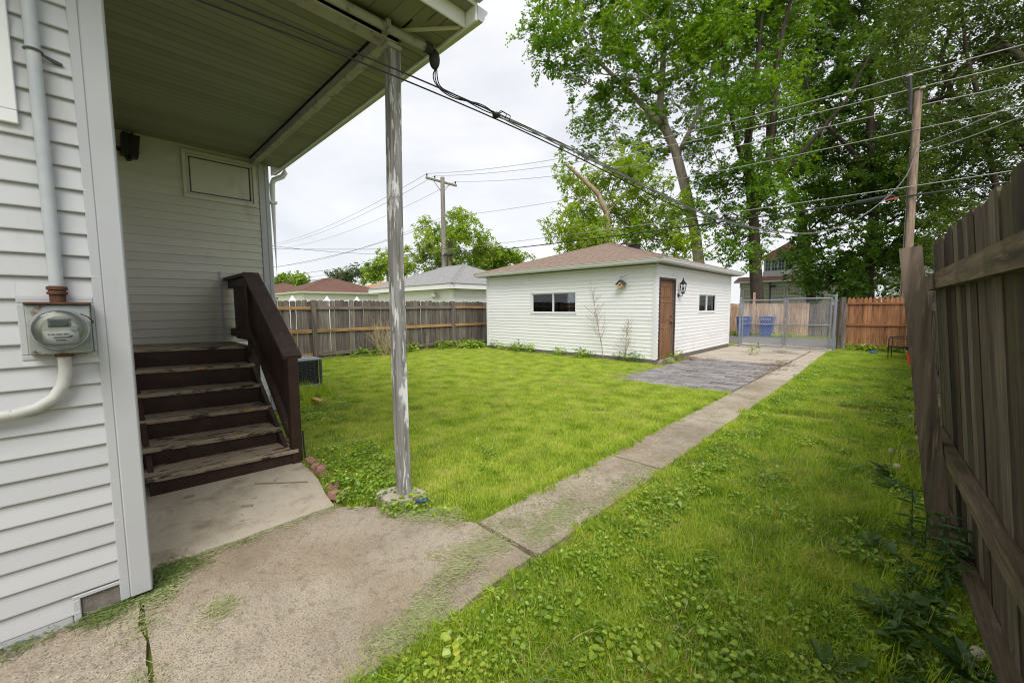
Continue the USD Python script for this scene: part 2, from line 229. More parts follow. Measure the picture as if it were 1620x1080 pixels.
def lathe(prof, c, axis='z', n=24, A=None):
    """prof: (radius, height) list"""
    prof = np.asarray(prof, float); th = np.arange(n)*2*np.pi/n
    v = np.array([[r*math.cos(t), r*math.sin(t), h] for r, h in prof for t in th]); m = len(prof)
    f = []
    for i in range(m-1):
        for j in range(n):
            k = (j+1) % n; f += [[i*n+j, i*n+k, (i+1)*n+k], [i*n+j, (i+1)*n+k, (i+1)*n+j]]
    if axis == 'x': v = v[:, [2, 0, 1]]
    if axis == 'y': v = v[:, [1, 2, 0]]
    if A is not None: v = v@np.asarray(A).T
    return v+np.asarray(c, float), np.array(f)
def sphere(c, r, sub=2, sc=(1, 1, 1)):
    m = trimesh.creation.icosphere(sub, r); return np.array(m.vertices)*sc+np.asarray(c), np.array(m.faces)

# ---------------------------------------------------------------- prim helpers
COUNT = {}
def numbered(parent, name):
    k = (parent, name); COUNT[k] = COUNT.get(k, -1)+1
    return f'{parent}/{name}' + (f'_{COUNT[k]:03d}' if COUNT[k] else '')
def data(prim, **kw):
    for k, v in kw.items():
        if v: prim.SetCustomDataByKey(k, v)
class Thing:
    def __init__(s, name, label=None, cat_=None, base=(0, 0, 0), group=None, kind=None):
        s.base = np.asarray(base, float); s.path = numbered('/World', name); x = UsdGeom.Xform.Define(stage, s.path)
        x.AddTranslateOp().Set(Gf.Vec3d(*[float(v) for v in base])); s.prim = x.GetPrim()
        data(s.prim, label=label, category=cat_, group=group, kind=kind)
    def part(s, name, m, mt, parent=None, smooth=False, kind=None, label=None):
        p = numbered(parent or s.path, name); v, f = m
        usdkit.mesh(stage, p, (v-s.base, f), mt, smooth=smooth); data(stage.GetPrimAtPath(p), kind=kind, label=label)
        return p
def single(name, m, mt, label=None, cat_=None, kind=None, group=None, smooth=False):
    p = numbered('/World', name); usdkit.mesh(stage, p, m, mt, smooth=smooth); data(stage.GetPrimAtPath(p), label=label, category=cat_, kind=kind, group=group); return p
def quat_zyx(rz, rx, ry):
    cz, sz, cx, sx, cy_, sy_ = np.cos(rz/2), np.sin(rz/2), np.cos(rx/2), np.sin(rx/2), np.cos(ry/2), np.sin(ry/2)
    w = cz*cx*cy_+sz*sx*sy_; xx = cz*sx*cy_+sz*cx*sy_; yy = cz*cx*sy_-sz*sx*cy_; zz = sz*cx*cy_-cz*sx*sy_
    return np.stack([w, xx, yy, zz], 1)
def tone_mesh(path, m, mt, seed=0):
    """a mesh whose every blade or leaf carries its own tone"""
    from scipy.sparse import coo_matrix
    from scipy.sparse.csgraph import connected_components
    v, f = m; f = np.asarray(f); n = len(v); e = np.vstack([f[:, [0, 1]], f[:, [1, 2]]]); k, lab = connected_components(coo_matrix((np.ones(len(e)), (e[:, 0], e[:, 1])), (n, n)), False)
    g = usdkit.mesh(stage, path, m, mt); t = np.random.default_rng(seed+3).random(k)[lab]
    UsdGeom.PrimvarsAPI(g).CreatePrimvar('tone', Sdf.ValueTypeNames.FloatArray, 'vertex').Set(Vt.FloatArray.FromNumpy(t.astype(np.float32)))
def scatter(path, protos, mt, P, scale, rz, tilt=0.0, idx=None, rng=RNG, full=False, **meta):
    """PointInstancer at path; protos: meshes"""
    pi = UsdGeom.PointInstancer.Define(stage, path); n = len(P)
    rel = pi.CreatePrototypesRel()
    for i, m in enumerate(protos):
        mtt = mt[i] if isinstance(mt, list) else mt
        q = f'{path}/{meta.get("proto", "tuft")}' + (f'_{i:03d}' if i else '')
        tone_mesh(q, m, mtt, i); rel.AddTarget(q)
    idx = rng.integers(0, len(protos), n) if idx is None else idx
    pi.CreateProtoIndicesAttr(Vt.IntArray.FromNumpy(np.asarray(idx, np.int32)))
    pi.CreatePositionsAttr(Vt.Vec3fArray.FromNumpy(np.asarray(P, np.float32)))
    s = np.broadcast_to(np.asarray(scale, float).reshape(n, -1), (n, 3))
    pi.CreateScalesAttr(Vt.Vec3fArray.FromNumpy(np.ascontiguousarray(s, np.float32)))
    a, b = (rng.uniform(-math.pi, math.pi, n), rng.uniform(-math.pi, math.pi, n)) if full else (rng.normal(0, 1, n)*tilt, rng.normal(0, 1, n)*tilt)
    q = quat_zyx(rz, a, b)
    pi.CreateOrientationsAttr(Vt.QuathArray([Gf.Quath(float(w), float(i), float(j), float(k)) for w, i, j, k in q]))
    data(pi.GetPrim(), **{k: v for k, v in meta.items() if k in ('label', 'category', 'kind', 'group')})
    return pi

# ================================================================ GROUND
gx, gy = np.meshgrid(np.linspace(-1, 1, 61), np.linspace(-1, 1, 61)); 
gxy = np.stack([np.sign(gx)*gx**2*400-3, np.sign(gy)*gy**2*400+8], -1).reshape(-1, 2)
gi = np.arange(61*61).reshape(61, 61)
gf = np.vstack([np.stack([gi[:-1, :-1], gi[:-1, 1:], gi[1:, 1:]], -1).reshape(-1, 3), np.stack([gi[:-1, :-1], gi[1:, 1:], gi[1:, :-1]], -1).reshape(-1, 3)])
single('ground', (np.c_[gxy, np.full(len(gxy), -.03)], gf), SOIL, kind='structure')

# concrete: rough slab by the house, smooth slab at the stairs, left slab, walkway slabs
pat = Thing('patio_slabs', base=(-2.2, .5, 0), kind='structure')
def wob(pts, amp=.012, step=.12, seed=0):
    out = []; rg = np.random.default_rng(seed); n = len(pts)
    for i in range(n):
        a, b = np.array(pts[i], float), np.array(pts[(i+1) % n], float); k = max(1, int(np.linalg.norm(b-a)/step))
        for j in range(k): out.append(a+(b-a)*j/k+(rg.normal(0, amp, 2) if j else 0))
    return Polygon(out).buffer(0)
pat.part('slab', xprism(wob([(-2.50, .075), (-1.965, .068), (-1.40, .10), (-1.40, .6), (-1.42, 1.62), (-1.93, 1.64), (-2.12, 1.53), (-2.35, 1.40), (-2.56, 1.33), (-2.80, 1.10), (-2.80, .26), (-2.66, .09)], .008), -.12, .0), CONC)
pat.part('slab', xprism(wob([(-4.2, .02), (-2.812, .02), (-2.812, .26), (-2.812, 1.09), (-3.05, 1.12), (-3.35, 1.18), (-3.66, 1.21), (-4.1, 1.22)], .006), -.12, .015), SMOOTHC)
pat.part('slab', xprism(wob([(-2.64, -2.5), (-1.42, -2.5), (-1.41, .085), (-1.965, .052), (-2.50, .06), (-2.64, .06)], .006), -.12, .004), CONC)
wk = Thing('walkway', base=(-1.65, 8, 0), kind='structure')
ys = [1.655, 3.3, 5.1, 7.02, 8.9, 10.9, 12.9, 15.35]
for i in range(len(ys)-1):
    dz = RNG.normal(0, .004); x0 = -1.905+.02*i*.3; x1 = -1.40-.012*i*.3
    if ys[i] > 8: x1 = -1.41-(ys[i]-8)*.02
    wk.part('slab', xprism(wob([(x0, ys[i]+.006), (x1, ys[i]+.006), (x1, ys[i+1]-.006), (x0, ys[i+1]-.006)], .006, .3, i), -.1, .005+dz), CONC if i < 4 else APRON)
drv = Thing('driveway_apron', base=(-3, 13.5, 0), kind='structure')
drv.part('slab', xprism(wob([(-4.26, 11.32), (-1.93, 11.32), (-1.93, 15.35), (-4.2, 15.35)], .008, .4, 3), -.1, .004), APRON)
drv.part('slab', xprism(wob([(-4.26, 15.37), (-1.35, 15.37), (-1.2, 17.3), (-4.3, 17.3)], .02, .4, 4), -.1, -.004), APRON)
pv = Thing('paver_patio', base=(-2.9, 9.2, 0), kind='structure')
pv.part('sand_bed', box(-3.98, -1.925, 7.03, 11.3, -.06, -.034), FND)
ny, nx = 20, 6; ph, pw = 4.24/ny, 2.04/nx
for j in range(ny):
    off = (j % 2)*pw/2
    for i in range(-1, nx+1):
        x0, x1 = max(-3.97, -3.97+i*pw+off), min(-1.93, -3.97+(i+1)*pw+off)
        if x1-x0 < .06: continue
        y0 = 7.045+j*ph; zt = RNG.normal(.0, .006)
        v, f = cbox(x0+.008, x1-.008, y0+.009, y0+ph-.009, -.05, zt, .008); v[:, 2] += (v[:, 2] > -.02)*((v[:, 0]-x0)*RNG.normal(0, .012)+(v[:, 1]-y0)*RNG.normal(0, .014))
        pv.part('paver', (v, f), PAVER[RNG.integers(0, 3)])
single('alley_road', xprism(Polygon([(-70, 17.35), (40, 17.35), (40, 21.35), (-70, 21.35)]), -.1, -.012), ASPH, kind='structure')

# ================================================================ SIDING WALLS
UZ = np.array([0, 0, 1.0])
def siding(th, O, U, N, length, z0, z1, pitch, mats, holes=(), name='siding_board', proud=.016, parent=None, rng=RNG):
    """lapped boards along U on the plane through O with outward normal N. holes: (u0,u1,z0,z1)"""
    O, U, N = (np.asarray(a, float) for a in (O, U, N)); zz = z0
    while zz < z1-.01:
        zt = min(zz+pitch, z1); pieces = [(0.0, length, zz, zt)]
        for (a, b, c, d) in holes:
            new = []
            for (p, q, lo, hi) in pieces:
                if hi <= c+.004 or lo >= d-.004 or q <= a or p >= b: new.append((p, q, lo, hi)); continue
                if p < a: new.append((p, a, lo, hi))
                if q > b: new.append((b, q, lo, hi))
                m0, m1 = max(p, a), min(q, b)
                if c-lo > .006: new.append((m0, m1, lo, c))
                if hi-d > .006: new.append((m0, m1, d, hi))
            pieces = [s for s in new if s[1]-s[0] > .008]
        cut = []
        for (p, q, lo, hi) in pieces:
            s = rng.uniform(p+.4, q-.4) if q-p > 2.2 and rng.random() < .55 else None
            cut += [(p, q, lo, hi, 0)] if s is None else [(p, s+.03, lo, hi, 0), (s, q, lo, hi, .0012)]
        for (p, q, lo, hi, w) in cut:
            w += rng.normal(0, .0003); k0 = proud-(proud-.006)*(lo-zz)/pitch+w; k1 = proud-(proud-.006)*(hi-zz)/pitch+w; e = .004 if hi == zt else 0
            prof = [(.001, lo), (k0-.003, lo), (k0, lo+.003), (k0-.0002, lo+.008), (k1, hi+e), (.001, hi+e)] if hi-lo > .012 else [(.001, lo), (k0, lo), (k1, hi+e), (.001, hi+e)]
            th.part(name, cprism(prof, O+U*p, N, UZ, U, q-p), mats[rng.integers(0, len(mats))], parent)
        zz += pitch
def sheath(O, U, N, length, z0, z1, holes=(), t=.1):
    """wall core with rectangular holes"""
    O, U, N = (np.asarray(a, float) for a in (O, U, N)); us = sorted({0.0, length, *[h[0] for h in holes], *[h[1] for h in holes]}); zs = sorted({z0, z1, *[h[2] for h in holes], *[h[3] for h in holes]}); out = []
    for a, b in zip(us[:-1], us[1:]):
        col = []
        for c, d in zip(zs[:-1], zs[1:]):
            if any(h[0] <= a and h[1] >= b and h[2] <= c and h[3] >= d for h in holes): col.append(None)
            elif col and col[-1]: col[-1] = (col[-1][0], d)
            else: col.append((c, d))
        for s in col:
            if s: out.append(cprism([(a, s[0]), (b, s[0]), (b, s[1]), (a, s[1])], O-N*t, U, UZ, N, t))
    return cat(out)
def wbox(O, U, N, u0, u1, z0, z1, n0, n1, c=.003):
    """chamfered box in wall coordinates"""
    v, f = cbox(u0, u1, n0, n1, z0, z1, c); O, U, N = (np.asarray(a, float) for a in (O, U, N))
    w = O+v[:, :1]*U+v[:, 1:2]*N+v[:, 2:]*UZ
    return w, f if np.dot(np.cross(U, N), UZ) > 0 else f[:, ::-1]

# ---------------------------------------------------------------- near house
hs = Thing('white_house', 'white vinyl sided house with the covered back porch, nearest on the left', 'house', (-5.5, -3, 0))
WX, BX, SZ = -2.60, -6.0, 3.28
Ow, Uw, Nw = (WX, -8.0, 0), (0, 1, 0), (1, 0, 0)
winh = (7.0, 7.79, 2.19, 3.2)
hs.part('wall', sheath(Ow, Uw, Nw, 8.10, .02, 5.6, [winh]), FND)
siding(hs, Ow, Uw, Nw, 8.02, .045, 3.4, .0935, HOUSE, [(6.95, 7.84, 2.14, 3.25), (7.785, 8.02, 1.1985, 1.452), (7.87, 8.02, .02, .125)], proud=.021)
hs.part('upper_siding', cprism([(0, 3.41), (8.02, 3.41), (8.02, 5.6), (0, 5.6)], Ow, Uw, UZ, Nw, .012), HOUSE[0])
# foundation gap with J-trim
hs.part('foundation_stone', box(WX-.05, WX+.006, -.125, .02, -.03, .115), FND)
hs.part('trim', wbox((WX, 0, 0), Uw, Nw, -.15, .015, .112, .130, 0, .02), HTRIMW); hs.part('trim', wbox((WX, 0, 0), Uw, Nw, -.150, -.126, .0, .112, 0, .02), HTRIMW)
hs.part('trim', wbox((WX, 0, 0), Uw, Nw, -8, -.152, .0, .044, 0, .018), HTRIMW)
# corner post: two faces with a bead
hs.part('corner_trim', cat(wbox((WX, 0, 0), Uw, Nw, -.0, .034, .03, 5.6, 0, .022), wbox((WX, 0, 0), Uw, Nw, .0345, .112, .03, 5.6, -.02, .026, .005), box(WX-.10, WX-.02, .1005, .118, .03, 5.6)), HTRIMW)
# recessed return wall (door side) and back wall
hs.part('wall', box(BX, WX-.101, .0, .1, .02, 5.6), SIDE[1])
hs.part('back_door', box(-4.9, -4.0, .1, .115, 1.02, 3.0), HTRIMW)
hs.part('door_knob', cat(lathe([(0, .0), (.014, .0), (.014, .03), (.03, .04), (.034, .055), (.026, .07), (0, .073)], (-4.35, .116, 1.93), 'y', 14)), BRASS, smooth=40)
hs.part('door_latch', box(-4.48, -4.40, .116, .15, 1.66, 1.70), BLKM)
Ob = (BX, 0.1, 0); holeb = (.70, 1.43, 2.69, 3.23)
hs.part('wall', sheath(Ob, Uw, Nw, 1.56, .02, 3.4), FND)
siding(hs, Ob, Uw, Nw, 1.46, 1.0, SZ, .0935, OLD, [holeb])
siding(hs, Ob, Uw, Nw, 1.46, .06, .99, .0935, SIDE)
# blocked-up panel: frame, stepped moulding, flat door
w = lambda u0, u1, z0, z1, n0, n1: wbox(Ob, Uw, Nw, u0, u1, z0, z1, n0, n1)
for a in ((.70, 1.43, 3.19, 3.23), (.70, 1.43, 2.69, 2.73), (.70, .735, 2.731, 3.189), (1.395, 1.43, 2.731, 3.189)):
    hs.part('panel_frame', w(*a, 0, .035), OLD[1])
for a in ((.738, 1.392, 3.165, 3.187), (.738, 1.392, 2.733, 2.755), (.738, .76, 2.757, 3.163), (1.37, 1.392, 2.757, 3.163)):
    hs.part('panel_moulding', w(*a, 0, .022), OLD[0])
hs.part('wall_panel', w(.775, 1.355, 2.77, 3.15, 0, .014), OLD[1]); hs.part('panel_backing', w(.762, 1.368, 2.757, 3.163, 0, .006), DARKG)
hs.part('corner_trim', cat(wbox(Ob, Uw, Nw, 1.462, 1.53, .05, SZ, 0, .024, .004), wbox(Ob, Uw, Nw, 1.5305, 1.575, .05, SZ, -.02, .027, .005), box(BX-.10, BX-.02, 1.6755, 1.692, .05, SZ)), HTRIMW)
hs.part('wall', box(-9.5, BX-.101, 1.56, 1.66, .02, 3.4), SIDE[0]); hs.part('wall', box(-9.6, -9.5, -8, 1.66, .02, 3.4), SIDE[0])
hs.part('wall_trim', box(BX+.001, BX+.03, 1.085, 1.107, 1.03, 1.86), HTRIMW)
# porch ceiling planks (each one lapped strip along Y)
px0, px1 = -5.99, -2.62; npk = 38; pp = (px1-px0)/npk
for i in range(npk):
    x0 = px0+i*pp
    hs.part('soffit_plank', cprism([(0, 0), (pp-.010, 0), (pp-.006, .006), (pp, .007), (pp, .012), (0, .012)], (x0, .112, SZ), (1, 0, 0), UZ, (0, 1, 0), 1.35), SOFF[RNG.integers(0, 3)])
hs.part('ceiling_backing', box(-9.6, -2.45, -8, 1.60, SZ+.014, SZ+.09), DKINT)
# +Y overhang strips
nk = 40; x0, x1 = -6.0, -2.36; pk = (x1-x0)/nk
for i in range(nk):
    a = x0+i*pk
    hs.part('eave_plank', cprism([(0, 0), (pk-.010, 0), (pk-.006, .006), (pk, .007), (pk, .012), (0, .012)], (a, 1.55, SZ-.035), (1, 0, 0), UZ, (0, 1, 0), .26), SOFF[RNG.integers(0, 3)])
# +X overhang strips, mitred at the corner
ky, y0 = 22, 1.53
for i in range(ky):
    pkk = .12; b = y0-i*pkk
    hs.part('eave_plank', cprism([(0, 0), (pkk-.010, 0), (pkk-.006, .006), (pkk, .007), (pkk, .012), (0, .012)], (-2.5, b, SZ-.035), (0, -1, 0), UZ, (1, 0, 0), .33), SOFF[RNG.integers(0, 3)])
hs.part('eave_corner', cat(cprism([(-2.358, 1.535), (-2.17, 1.535), (-2.17, 1.81), (-2.358, 1.81)], (0, 0, SZ-.033), (1, 0, 0), (0, 1, 0), UZ, .01)), SOFF[1])
hs.part('mitre_strip', obox((-2.335, 1.665, SZ-.042), np.array([.77, .64, 0]), np.array([-.64, .77, 0]), UZ, .20, .012, .006), OLD[1])
for q in (1.61, 1.69): hs.part('soffit_groove', box(-2.30, -2.18, q, q+.006, SZ-.036, SZ-.0335), DARKG)
hs.part('frieze_board', box(-2.515, -2.50, .12, 1.52, SZ-.13, SZ-.02), GRIME)
# fascias, gutters
hs.part('fascia', cat(cbox(-2.168, -2.150, -8, 1.808, SZ-.050, SZ+.055)), TRIM)
hs.part('drip_soffit', cbox(-2.149, -2.06, -8, 1.812, SZ+.045, SZ+.057), SOFF[2])
hs.part('drip_edge', cbox(-2.062, -2.048, -8, 1.83, SZ+.04, SZ+.075), TRIM)
gp = [(0, 0), (.055, .0), (.075, .035), (.075, .05), (.105, .085), (.105, .105), (0, .105)]
hs.part('gutter', cat(cprism(gp, (-2.047, -8, SZ+.062), (1, 0, 0), UZ, (0, 1, 0), 9.84)), ALU)
hs.part('fascia', cat(cbox(-6.35, -2.05, 1.812, 1.83, SZ-.050, SZ+.08)), TRIM)
hs.part('gutter', cprism([(u*.8, v*.8) for u, v in gp], (-6.35, 1.831, SZ-.035), (0, 1, 0), UZ, (1, 0, 0), 4.3), ALU)
hs.part('roof', cat(cprism([(-8, 0), (1.95, 0), (1.95, .05), (-8, .05)], (-2.0, 0, SZ+.17), (0, 1, 0), UZ, (-1, 0, .42), 4.4), cprism([(-8, 0), (1.95, 0), (1.95, .05), (-8, .05)], (-10.8, 0, SZ+.17), (0, 1, 0), UZ, (1, 0, .42), 4.4),
                    cprism([(-2.4, .10), (-10.4, .10), (-6.4, 1.85)], (0, 1.62, SZ+.04), (1, 0, 0), UZ, (0, -1, 0), .1), box(-10.5, -2.1, -8, 1.8, SZ+.1, SZ+.165)), SHIN['brown'])
# downspout at the far corner
hs.part('downspout', cat(tube([(-5.95, 1.87, SZ-.03), (-5.95, 1.87, SZ-.09), (-5.97, 1.84, SZ-.14), (-6.02, 1.75, SZ-.19), (-6.03, 1.73, SZ-.25), (-6.03, 1.73, 1.8), (-6.03, 1.73, .12)], .034, 8)), TRIM, smooth=50)
hs.part('downspout_strap', box(-6.07, -5.99, 1.693, 1.77, 2.78, 2.81), TRIM)
# beams and post
hs.part('porch_beam', cbox(-2.62, -2.50, .11, 1.545, SZ-.125, SZ-.004), GRIME); hs.part('porch_beam', cbox(-5.99, -2.60, 1.478, 1.546, SZ-.075, SZ-.004), GRIME)
hs.part('beam_cap', cbox(-2.612, -2.508, 1.448, 1.552, SZ-.155, SZ-.127), GRIME)
v, f = cbox(-2.604, -2.516, 1.456, 1.544, .0, SZ-.156, .005); v[:, 0] += .0*v[:, 2]
nzs = np.linspace(0, SZ-.156, 14); sq = []
for k, zz in enumerate(nzs): sq.append((-2.56-.012*math.sin(math.pi*zz/3.1)-.004*zz, 1.50-.010*math.sin(math.pi*zz/3.1)+.006*zz, zz))
pr = np.array([[.041*a, .041*b] for a, b in [(-.88, -1), (.88, -1), (1, -.88), (1, .88), (.88, 1), (-.88, 1), (-1, .88), (-1, -.88)]])
pv_ = np.vstack([np.c_[pr+np.array(s[:2]), np.full(8, s[2])] for s in sq]); pf = []
for k in range(13):
    for j in range(8):
        a, b = k*8+j, k*8+(j+1) % 8; pf += [[a, b, b+8], [a, b+8, a+8]]
pf += [[104, 104+i, 105+i] for i in range(1, 7)]
hs.part('porch_post', (pv_, np.array(pf)), POST, label='weathered square post with peeling white paint')
# window at the far left of the wall
for a in ((6.95, 7.84, 2.14, 2.19), (6.95, 7.84, 3.20, 3.25), (6.95, 7.0, 2.191, 3.199), (7.79, 7.84, 2.191, 3.199)):
    hs.part('window_frame', wbox(Ow, Uw, Nw, *a, -.05, .035), TRIM)
for a in ((7.0, 7.79, 2.192, 2.215), (7.0, 7.79, 3.175, 3.198), (7.765, 7.789, 2.216, 3.174), (7.001, 7.025, 2.216, 3.174)):
    hs.part('window_sash', wbox(Ow, Uw, Nw, *a, -.045, .006), ALU)
hs.part('window_pane', wbox(Ow, Uw, Nw, 7.026, 7.764, 2.216, 3.174, -.03, -.024), GLASS); hs.part('curtain', wbox(Ow, Uw, Nw, 6.9, 7.9, 2.1, 3.3, -.16, -.13), CLOTH)
# weatherhead conduit along the beam
wh = Thing('weatherhead_conduit', 'weathered service conduit under the porch eave ending in a black cable head', 'conduit', (-2.46, .8, 3.15))
wh.part('conduit', tube([(-2.475, .13, SZ-.085), (-2.475, 1.0, SZ-.085), (-2.462, 1.55, SZ-.088), (-2.44, 1.70, SZ-.098)], .028, 12), GRIME, smooth=50)
wh.part('cable_head', cat(tube([(-2.443, 1.69, SZ-.095), (-2.435, 1.74, SZ-.10)], [.036, .036], 12), sphere((-2.43, 1.76, SZ-.155), .05, 2, (.75, .75, 1.35))), RUBB, smooth=60)
wh.part('bracket', box(-2.52, -2.43, 1.40, 1.43, SZ-.125, SZ-.05), GRIME)

# ---------------------------------------------------------------- electric meter
em = Thing('electric_meter', 'round electric meter on a rusty grey box between two conduits on the house wall', 'electric meter', (WX, -.1, 1.3))
mu = lambda u0, u1, z0, z1, n0, n1, c=.003: wbox((WX, 0, 0), Uw, Nw, u0, u1, z0, z1, n0, n1, c)
for a in ((-.218, -.0005, 1.432, 1.455), (-.218, -.0005, 1.195, 1.216), (-.218, -.196, 1.217, 1.431), (-.0105, -.0005, 1.217, 1.431)): em.part('surround', mu(*a, 0, .022), HTRIMW)
em.part('box', mu(-.193, -.012, 1.219, 1.424, .001, .075, .004), STEELP); em.part('box_lid', mu(-.196, -.008, 1.424, 1.434, .0, .085, .002), RUST)
ctr = (WX+.076, -.102, 1.322)
em.part('mounting_ring', lathe([(.060, 0), (.083, 0), (.085, .012), (.080, .020), (.060, .020)], ctr, 'x', 40), METAL, smooth=35)
em.part('dial', lathe([(0, .030), (.055, .030), (.074, .016), (.074, .0)], ctr, 'x', 40), DIAL, smooth=35)
cx = ctr[0]
em.part('display', box(cx+.031, cx+.034, -.128, -.078, 1.338, 1.360), LCD); em.part('display_bezel', box(cx+.0285, cx+.0318, -.134, -.070, 1.332, 1.366), DARKG)
em.part('dial_plate', box(cx+.0285, cx+.0312, -.152, -.05, 1.262, 1.316), CLOTH)
em.part('dial_mark', cat([box(cx+.0314, cx+.0322, -.102+a, -.102+b, zc, zc+h) for a, b, zc, h in [(-.035, -.03, 1.300, .005), (-.027, -.015, 1.300, .004), (-.012, .004, 1.300, .004), (.008, .022, 1.300, .004), (-.02, .03, 1.287, .004), (-.014, .014, 1.276, .004), (.024, .034, 1.291, .005)]]), DARKG)
em.part('dial_button', lathe([(0, .006), (.011, .006), (.012, 0)], (cx+.030, -.062, 1.326), 'x', 16), METAL, smooth=35)
em.part('glass_cover', lathe([(.078, .018), (.078, .06), (.074, .074), (.062, .082), (0, .086)], ctr, 'x', 40), CLEAR, smooth=40)
em.part('seal_wire', tube([(cx+.03, -.04, 1.385), (cx+.035, -.02, 1.372), (cx+.02, -.005, 1.352), (cx+.0, -.008, 1.345)], .0025, 5), RUST)
em.part('upper_conduit', tube([(WX+.048, -.102, 1.49), (WX+.048, -.102, 3.5)], .0215, 16), CONDP, smooth=50)
em.part('coupling', lathe([(.021, 0), (.024, .0), (.024, .032), (.030, .033), (.031, .042), (.026, .045), (.026, .05), (.031, .053), (.031, .064), (.022, .068)], (WX+.048, -.102, 1.434), 'z', 18), RUST, smooth=35)
em.part('strap', cat(tube([(WX+.048+.024*math.cos(t), -.102+.024*math.sin(t), 2.435) for t in np.linspace(-1.7, 1.7, 9)], .005, 5), tube([(WX+.04, -.08, 2.432), (WX+.026, -.05, 2.425), (WX+.022, -.025, 2.42)], [.005, .008, .006], 6)), DARKG)
em.part('lower_conduit', tube([(WX+.05, -.10, 1.218), (WX+.05, -.101, 1.14), (WX+.05, -.112, 1.085), (WX+.05, -.14, 1.035), (WX+.05, -.19, 1.0), (WX+.05, -.25, .985), (WX+.05, -.42, .978), (WX+.05, -1.3, .97)], .021, 16), CONDW, smooth=60)
em.part('lower_collar', lathe([(.020, 0), (.027, .0), (.027, .014), (.02, .014)], (WX+.05, -.10, 1.206), 'z', 16), RUST, smooth=35)

# floodlight
fl = Thing('floodlight', 'black floodlight hanging in the dark porch corner under the ceiling', 'floodlight', (-5.9, .36, 3.12))
fl.part('housing', cprism([(-.07, -.10), (.06, -.12), (.085, .11), (-.05, .13)], (-5.99, .36, 3.12), (0, 1, 0), UZ, (.9, .1, -.05), .12), BLACK)
fl.part('bracket', cat(box(-5.99, -5.90, .22, .31, 3.06, 3.085), tube([(-5.93, .35, 3.0), (-5.92, .36, 2.97)], .025, 8)), BLACK); fl.part('lens_rim', cprism([(-.085, -.12), (-.068, -.12), (-.048, .13), (-.065, .13)], (-5.985, .44, 3.12), (0, 1, 0), UZ, (.9, .1, -.05), .13), BLKM)

# ================================================================ PORCH STAIRS
st = Thing('porch_stairs', 'dark brown wooden porch steps with worn treads and solid side railing', 'stairs', (-4.6, .7, 0))
# right-hand end (x, z) of each tread's nose
TR = [(-3.84, .145), (-4.13, .285), (-4.42, .455), (-4.68, .635), (-4.92, .825), (-5.17, 1.005)]
SK = .14
def skew(m):  # the old stairs sit slightly askew
    v, f = m; v = v.copy(); k = (1.15-v[:, 1])/1.0; v[:, 0] -= SK*k*.6; v[:, 2] += .024*k*np.clip(v[:, 2]*4, 0, 1); return v, f
zprev = -.03
for i, (x, zt) in enumerate(TR[:-1]):
    xn = TR[i+1][0]
    v, f = cbox(xn-.05, x, .16, 1.20 if i == 0 else 1.155, zt-.034, zt, .005); st.part('tread', skew((v+[0, 0, RNG.normal(0, .002)], f)), TREAD)
    if i == 0: v, f = cbox(x-.05, x-.025, .20, 1.19, zprev, zt-.035)
    else: v, f = cbox(x-.045, x-.022, .18, 1.12, zprev-.002, zt-.035)
    st.part('riser', skew((v, f)), BROWN); zprev = zt
x, zt = TR[-1]
v, f = cbox(x-.045, x-.022, .14, 1.14, zprev-.002, zt-.033); st.part('riser', skew((v, f)), BROWN)
lx = np.linspace(-5.985, x, 7)
for a, b in zip(lx[:-1], lx[1:]): st.part('landing_plank', skew(cbox(a+.003, b-.002, .12, 1.17, zt-.034, zt+RNG.normal(0, .001), .004)), TREAD)
for yy in (.205, 1.125):
    poly = [(-3.90, -.03), (-3.90, .09), (-5.2, .97), (-5.2, .70), (-4.2, -.03)]
    st.part('stringer', skew(cprism(poly, (0, yy, 0), (1, 0, 0), UZ, (0, 1, 0), .035)), BROWN)
st.part('newel', cbox(-3.93, -3.845, 1.150, 1.235, .01, 1.0, .004), BROWN); 
n2 = st.part('newel', cbox(-5.14, -5.06, 1.150, 1.235, .2, 1.70, .004), BROWN)
# sloped cap rail, wide and worn
A, B = np.array([-3.86, 1.19, .985]), np.array([-5.03, 1.19, 1.768]); d = (B-A)/np.linalg.norm(B-A); nrm = np.array([-d[2], 0, d[0]]); nrm *= np.sign(nrm[2])
st.part('cap_rail', obox((A+B)/2+nrm*.0, d, (0, 1, 0), nrm, np.linalg.norm(B-A)/2+.02, .075, .018), RAILC)
st.part('cap_rail', cbox(-5.985, -5.035, 1.118, 1.262, 1.752, 1.788, .005), RAILC)
# sloped solid boards between stringer and rail (inside face) and lower rail
nb = 12
for k in range(nb):
    xa = -3.935-(k)*(1.12/nb); xb = xa-1.12/nb+.006; tt = lambda xx: .985+(xx+3.86)*(1.768-.985)/(-5.03+3.86)-.03
    lo = lambda xx: .18+(xx+3.93)*(.83/-1.12)
    st.part('railing_board', cprism([(xa, lo(xa)), (xb, lo(xb)), (xb, tt(xb)), (xa, tt(xa))], (0, 1.185, 0), (1, 0, 0), UZ, (0, 1, 0), .02), BROWN)
A2, B2 = np.array([-3.93, 1.165, .26]), np.array([-5.06, 1.165, 1.19]); d2 = (B2-A2)/np.linalg.norm(B2-A2); n2v = np.array([-d2[2], 0, d2[0]]); n2v *= np.sign(n2v[2])
st.part('lower_rail', obox((A2+B2)/2, d2, (0, 1, 0), n2v, np.linalg.norm(B2-A2)/2, .019, .045), RAILC)
st.part('railing_rail', cbox(-5.985, -5.145, 1.165, 1.205, 1.655, 1.75, .003), BROWN); st.part('railing_rail', cbox(-5.985, -5.145, 1.165, 1.205, 1.075, 1.17, .003), BROWN)
